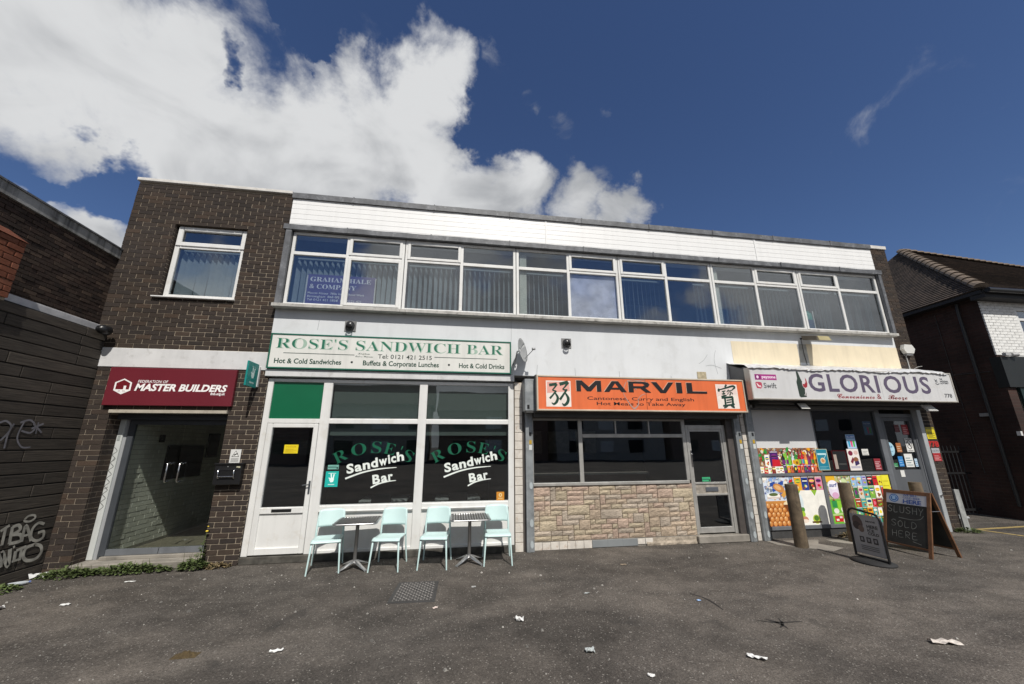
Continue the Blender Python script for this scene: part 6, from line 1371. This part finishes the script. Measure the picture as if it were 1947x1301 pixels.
def scrap(lab, c, sx, sy, seed, m_, h=.03, name='paper_scrap', rot=0.0):
    r0 = random.Random(seed); hh = {}; q = MB(); ca, sa = math.cos(rot), math.sin(rot)
    def f(u, v):
        k_ = (round(u*5), round(v*4))
        if k_ not in hh: hh[k_] = (r0.uniform(.004, h), r0.uniform(-.12, .12), r0.uniform(-.12, .12))
        a, b, e = hh[k_]; x, y = (u-.5+b*.6)*sx*.8, (v-.5+e*.6)*sy*.8; return (c[0]+x*ca-y*sa, c[1]+x*sa+y*ca, a)
    q.grid(f, 5, 4, None, False, (0, 0, .0015)); o = q.build(name, m_); return tag(o, lab, 'litter')
CLEAR = mat('clear_wrapper', (.42, .45, .44), .25, var=.25, vs=40); NEWS = mat('torn_magazine', (.55, .50, .45), .6, var=.35, vs=18, spots=(.4, .2, .15), spot_amt=.5, spot_scale=30)
PLB = mat('white_carrier_bag', (.62, .63, .62), .45, var=.1, vs=20)
scrap('crumpled white bag against the boarded wall', (-5.44, -.12), .26, .17, 1, PLB, .08, 'carrier_bag', .5)
scrap('white paper scrap at the far left edge', (-4.83, -1.32), .13, .10, 2, PAPER, .04)
scrap('flat white paper scrap in front of the weeds', (-4.21, -1.28), .11, .06, 3, PAPER, .012)
scrap('thin white sliver of paper in front of the office step', (-4.08, -.53), .15, .035, 4, PAPER, .01)
scrap('torn white tissue left of centre in the forecourt', (-1.41, -2.79), .14, .05, 5, PAPER, .02, rot=.2)
scrap('small pinkish scrap in front of the manhole cover', (-.07, -2.09), .07, .05, 6, mat('pink_scrap', (.6, .5, .45), .8), .015)
scrap('pale grey scrap right of the manhole cover', (.39, -1.50), .07, .05, 7, mat('grey_scrap', (.35, .35, .34), .8), .012)
scrap('crumpled white tissue straight in front of the orange sign', (.79, -2.55), .10, .08, 8, PAPER, .045)
scrap('clear plastic wrapper in the middle of the forecourt', (1.28, -3.25), .10, .08, 9, CLEAR, .03)
scrap('twisted white napkin in the right half of the forecourt', (2.62, -3.59), .17, .06, 10, PAPER, .03, rot=-.7)
scrap('torn magazine page at the right of the forecourt', (4.46, -3.64), .30, .09, 11, NEWS, .035, rot=-.25)
scrap('small blue scrap in front of the stone wall', (2.91, -2.38), .05, .04, 12, mat('blue_scrap', (.3, .45, .7), .5), .012)
scrap('small white curl of paper near the bottom edge', (1.62, -3.68), .07, .03, 13, PAPER, .02, rot=-.4)
scrap('tan card scrap in front of the takeaway step', (2.65, -.95), .10, .06, 15, mat('tan_card', (.25, .20, .14), .8), .01)
scrap('flattened pale wrapper in front of the stone wall', (1.72, -1.95), .09, .03, 16, CLEAR, .012)
s = thing('plastic_bottle', 'clear squashed plastic bottle by the boarded wall', 'bottle', (-5.36, -.44, 0)); d_ = Vector((.62, .78, 0)).normalized(); p0 = Vector((-5.45, -.55, .03))
q = MB(); q.tube([p0+d_*t_ for t_ in (0, .01, .10, .15, .18)], [.02, .03, .028, .022, .012], 10); q.build('body', mat('clear_plastic', (.45, .48, .50), .15, var=.1), s); q = MB(); q.tube([p0+d_*.18, p0+d_*.20], .013, 8); q.build('cap', mat('blue_cap', (.1, .15, .35), .5), s)
s = thing('moss_lump', 'brown clump of moss on the left of the forecourt', 'moss', (-2.15, -2.73, 0)); q = MB(); r0 = random.Random(3); q.grid(lambda u, v: (-2.15+(u-.5)*.20, -2.73+(v-.5)*.10, max(0, .028*math.sin(math.pi*u)*math.sin(math.pi*v)*r0.uniform(.5, 1.4))+.001), 14, 8, None, False); q.build('clump', mat('moss_brown', (.075, .052, .022), .95, var=.4, vs=40, bump=.5), s)
for k, pts in enumerate(([(1455, 1178), (1475, 1183), (1490, 1190), (1498, 1196)], [(1440, 1180), (1475, 1184), (1525, 1182)], [(1310, 1128), (1345, 1140), (1375, 1160)], [(1480, 1176), (1488, 1186), (1484, 1194)])):
    pr = Print((0, 0, .0015), (1, 0, 0), (0, 1, 0), (0, 0, 1)); pr.curve([(lambda v_: (v_.x, v_.y))(atz(*p_)) for p_ in pts], [.008, .03, .012] if len(pts) == 3 else [.01, .04, .03, .008], (.022, .020, .018)); pr.build('asphalt_crack', ground, PAINTED)
r0 = random.Random(31); q = MB()
for i in range(2000):
    x, y = r0.uniform(-5.4, 9.5), -.05-abs(r0.gauss(0, 1))*1.9
    if y < -5 or (x < -4.6 and y > -.3): continue
    sz = r0.choice([.004, .005, .006, .008]) if r0.random() < .965 else r0.uniform(.012, .022); a = r0.uniform(0, 6.28); c_, s_ = math.cos(a)*sz, math.sin(a)*sz; g_ = r0.choice([.10, .16, .24, .34])*(1 if sz > .006 else .8)
    q.hexa([(x-c_, y-s_, 0), (x+s_, y-c_, 0), (x+c_, y+s_, 0), (x-s_, y+c_, 0)], [(x-c_*.6, y-s_*.6, sz*.7), (x+s_*.6, y-c_*.6, sz*.8), (x+c_*.6, y+s_*.6, sz*.6), (x-s_*.6, y+c_*.6, sz*.7)], (g_, g_*.95, g_*.86))
tag(q.build('grit', PAINTED), 'pale grit and crumbs scattered over the forecourt asphalt', 'grit', None, 'stuff')
bpy.context.view_layer.update()
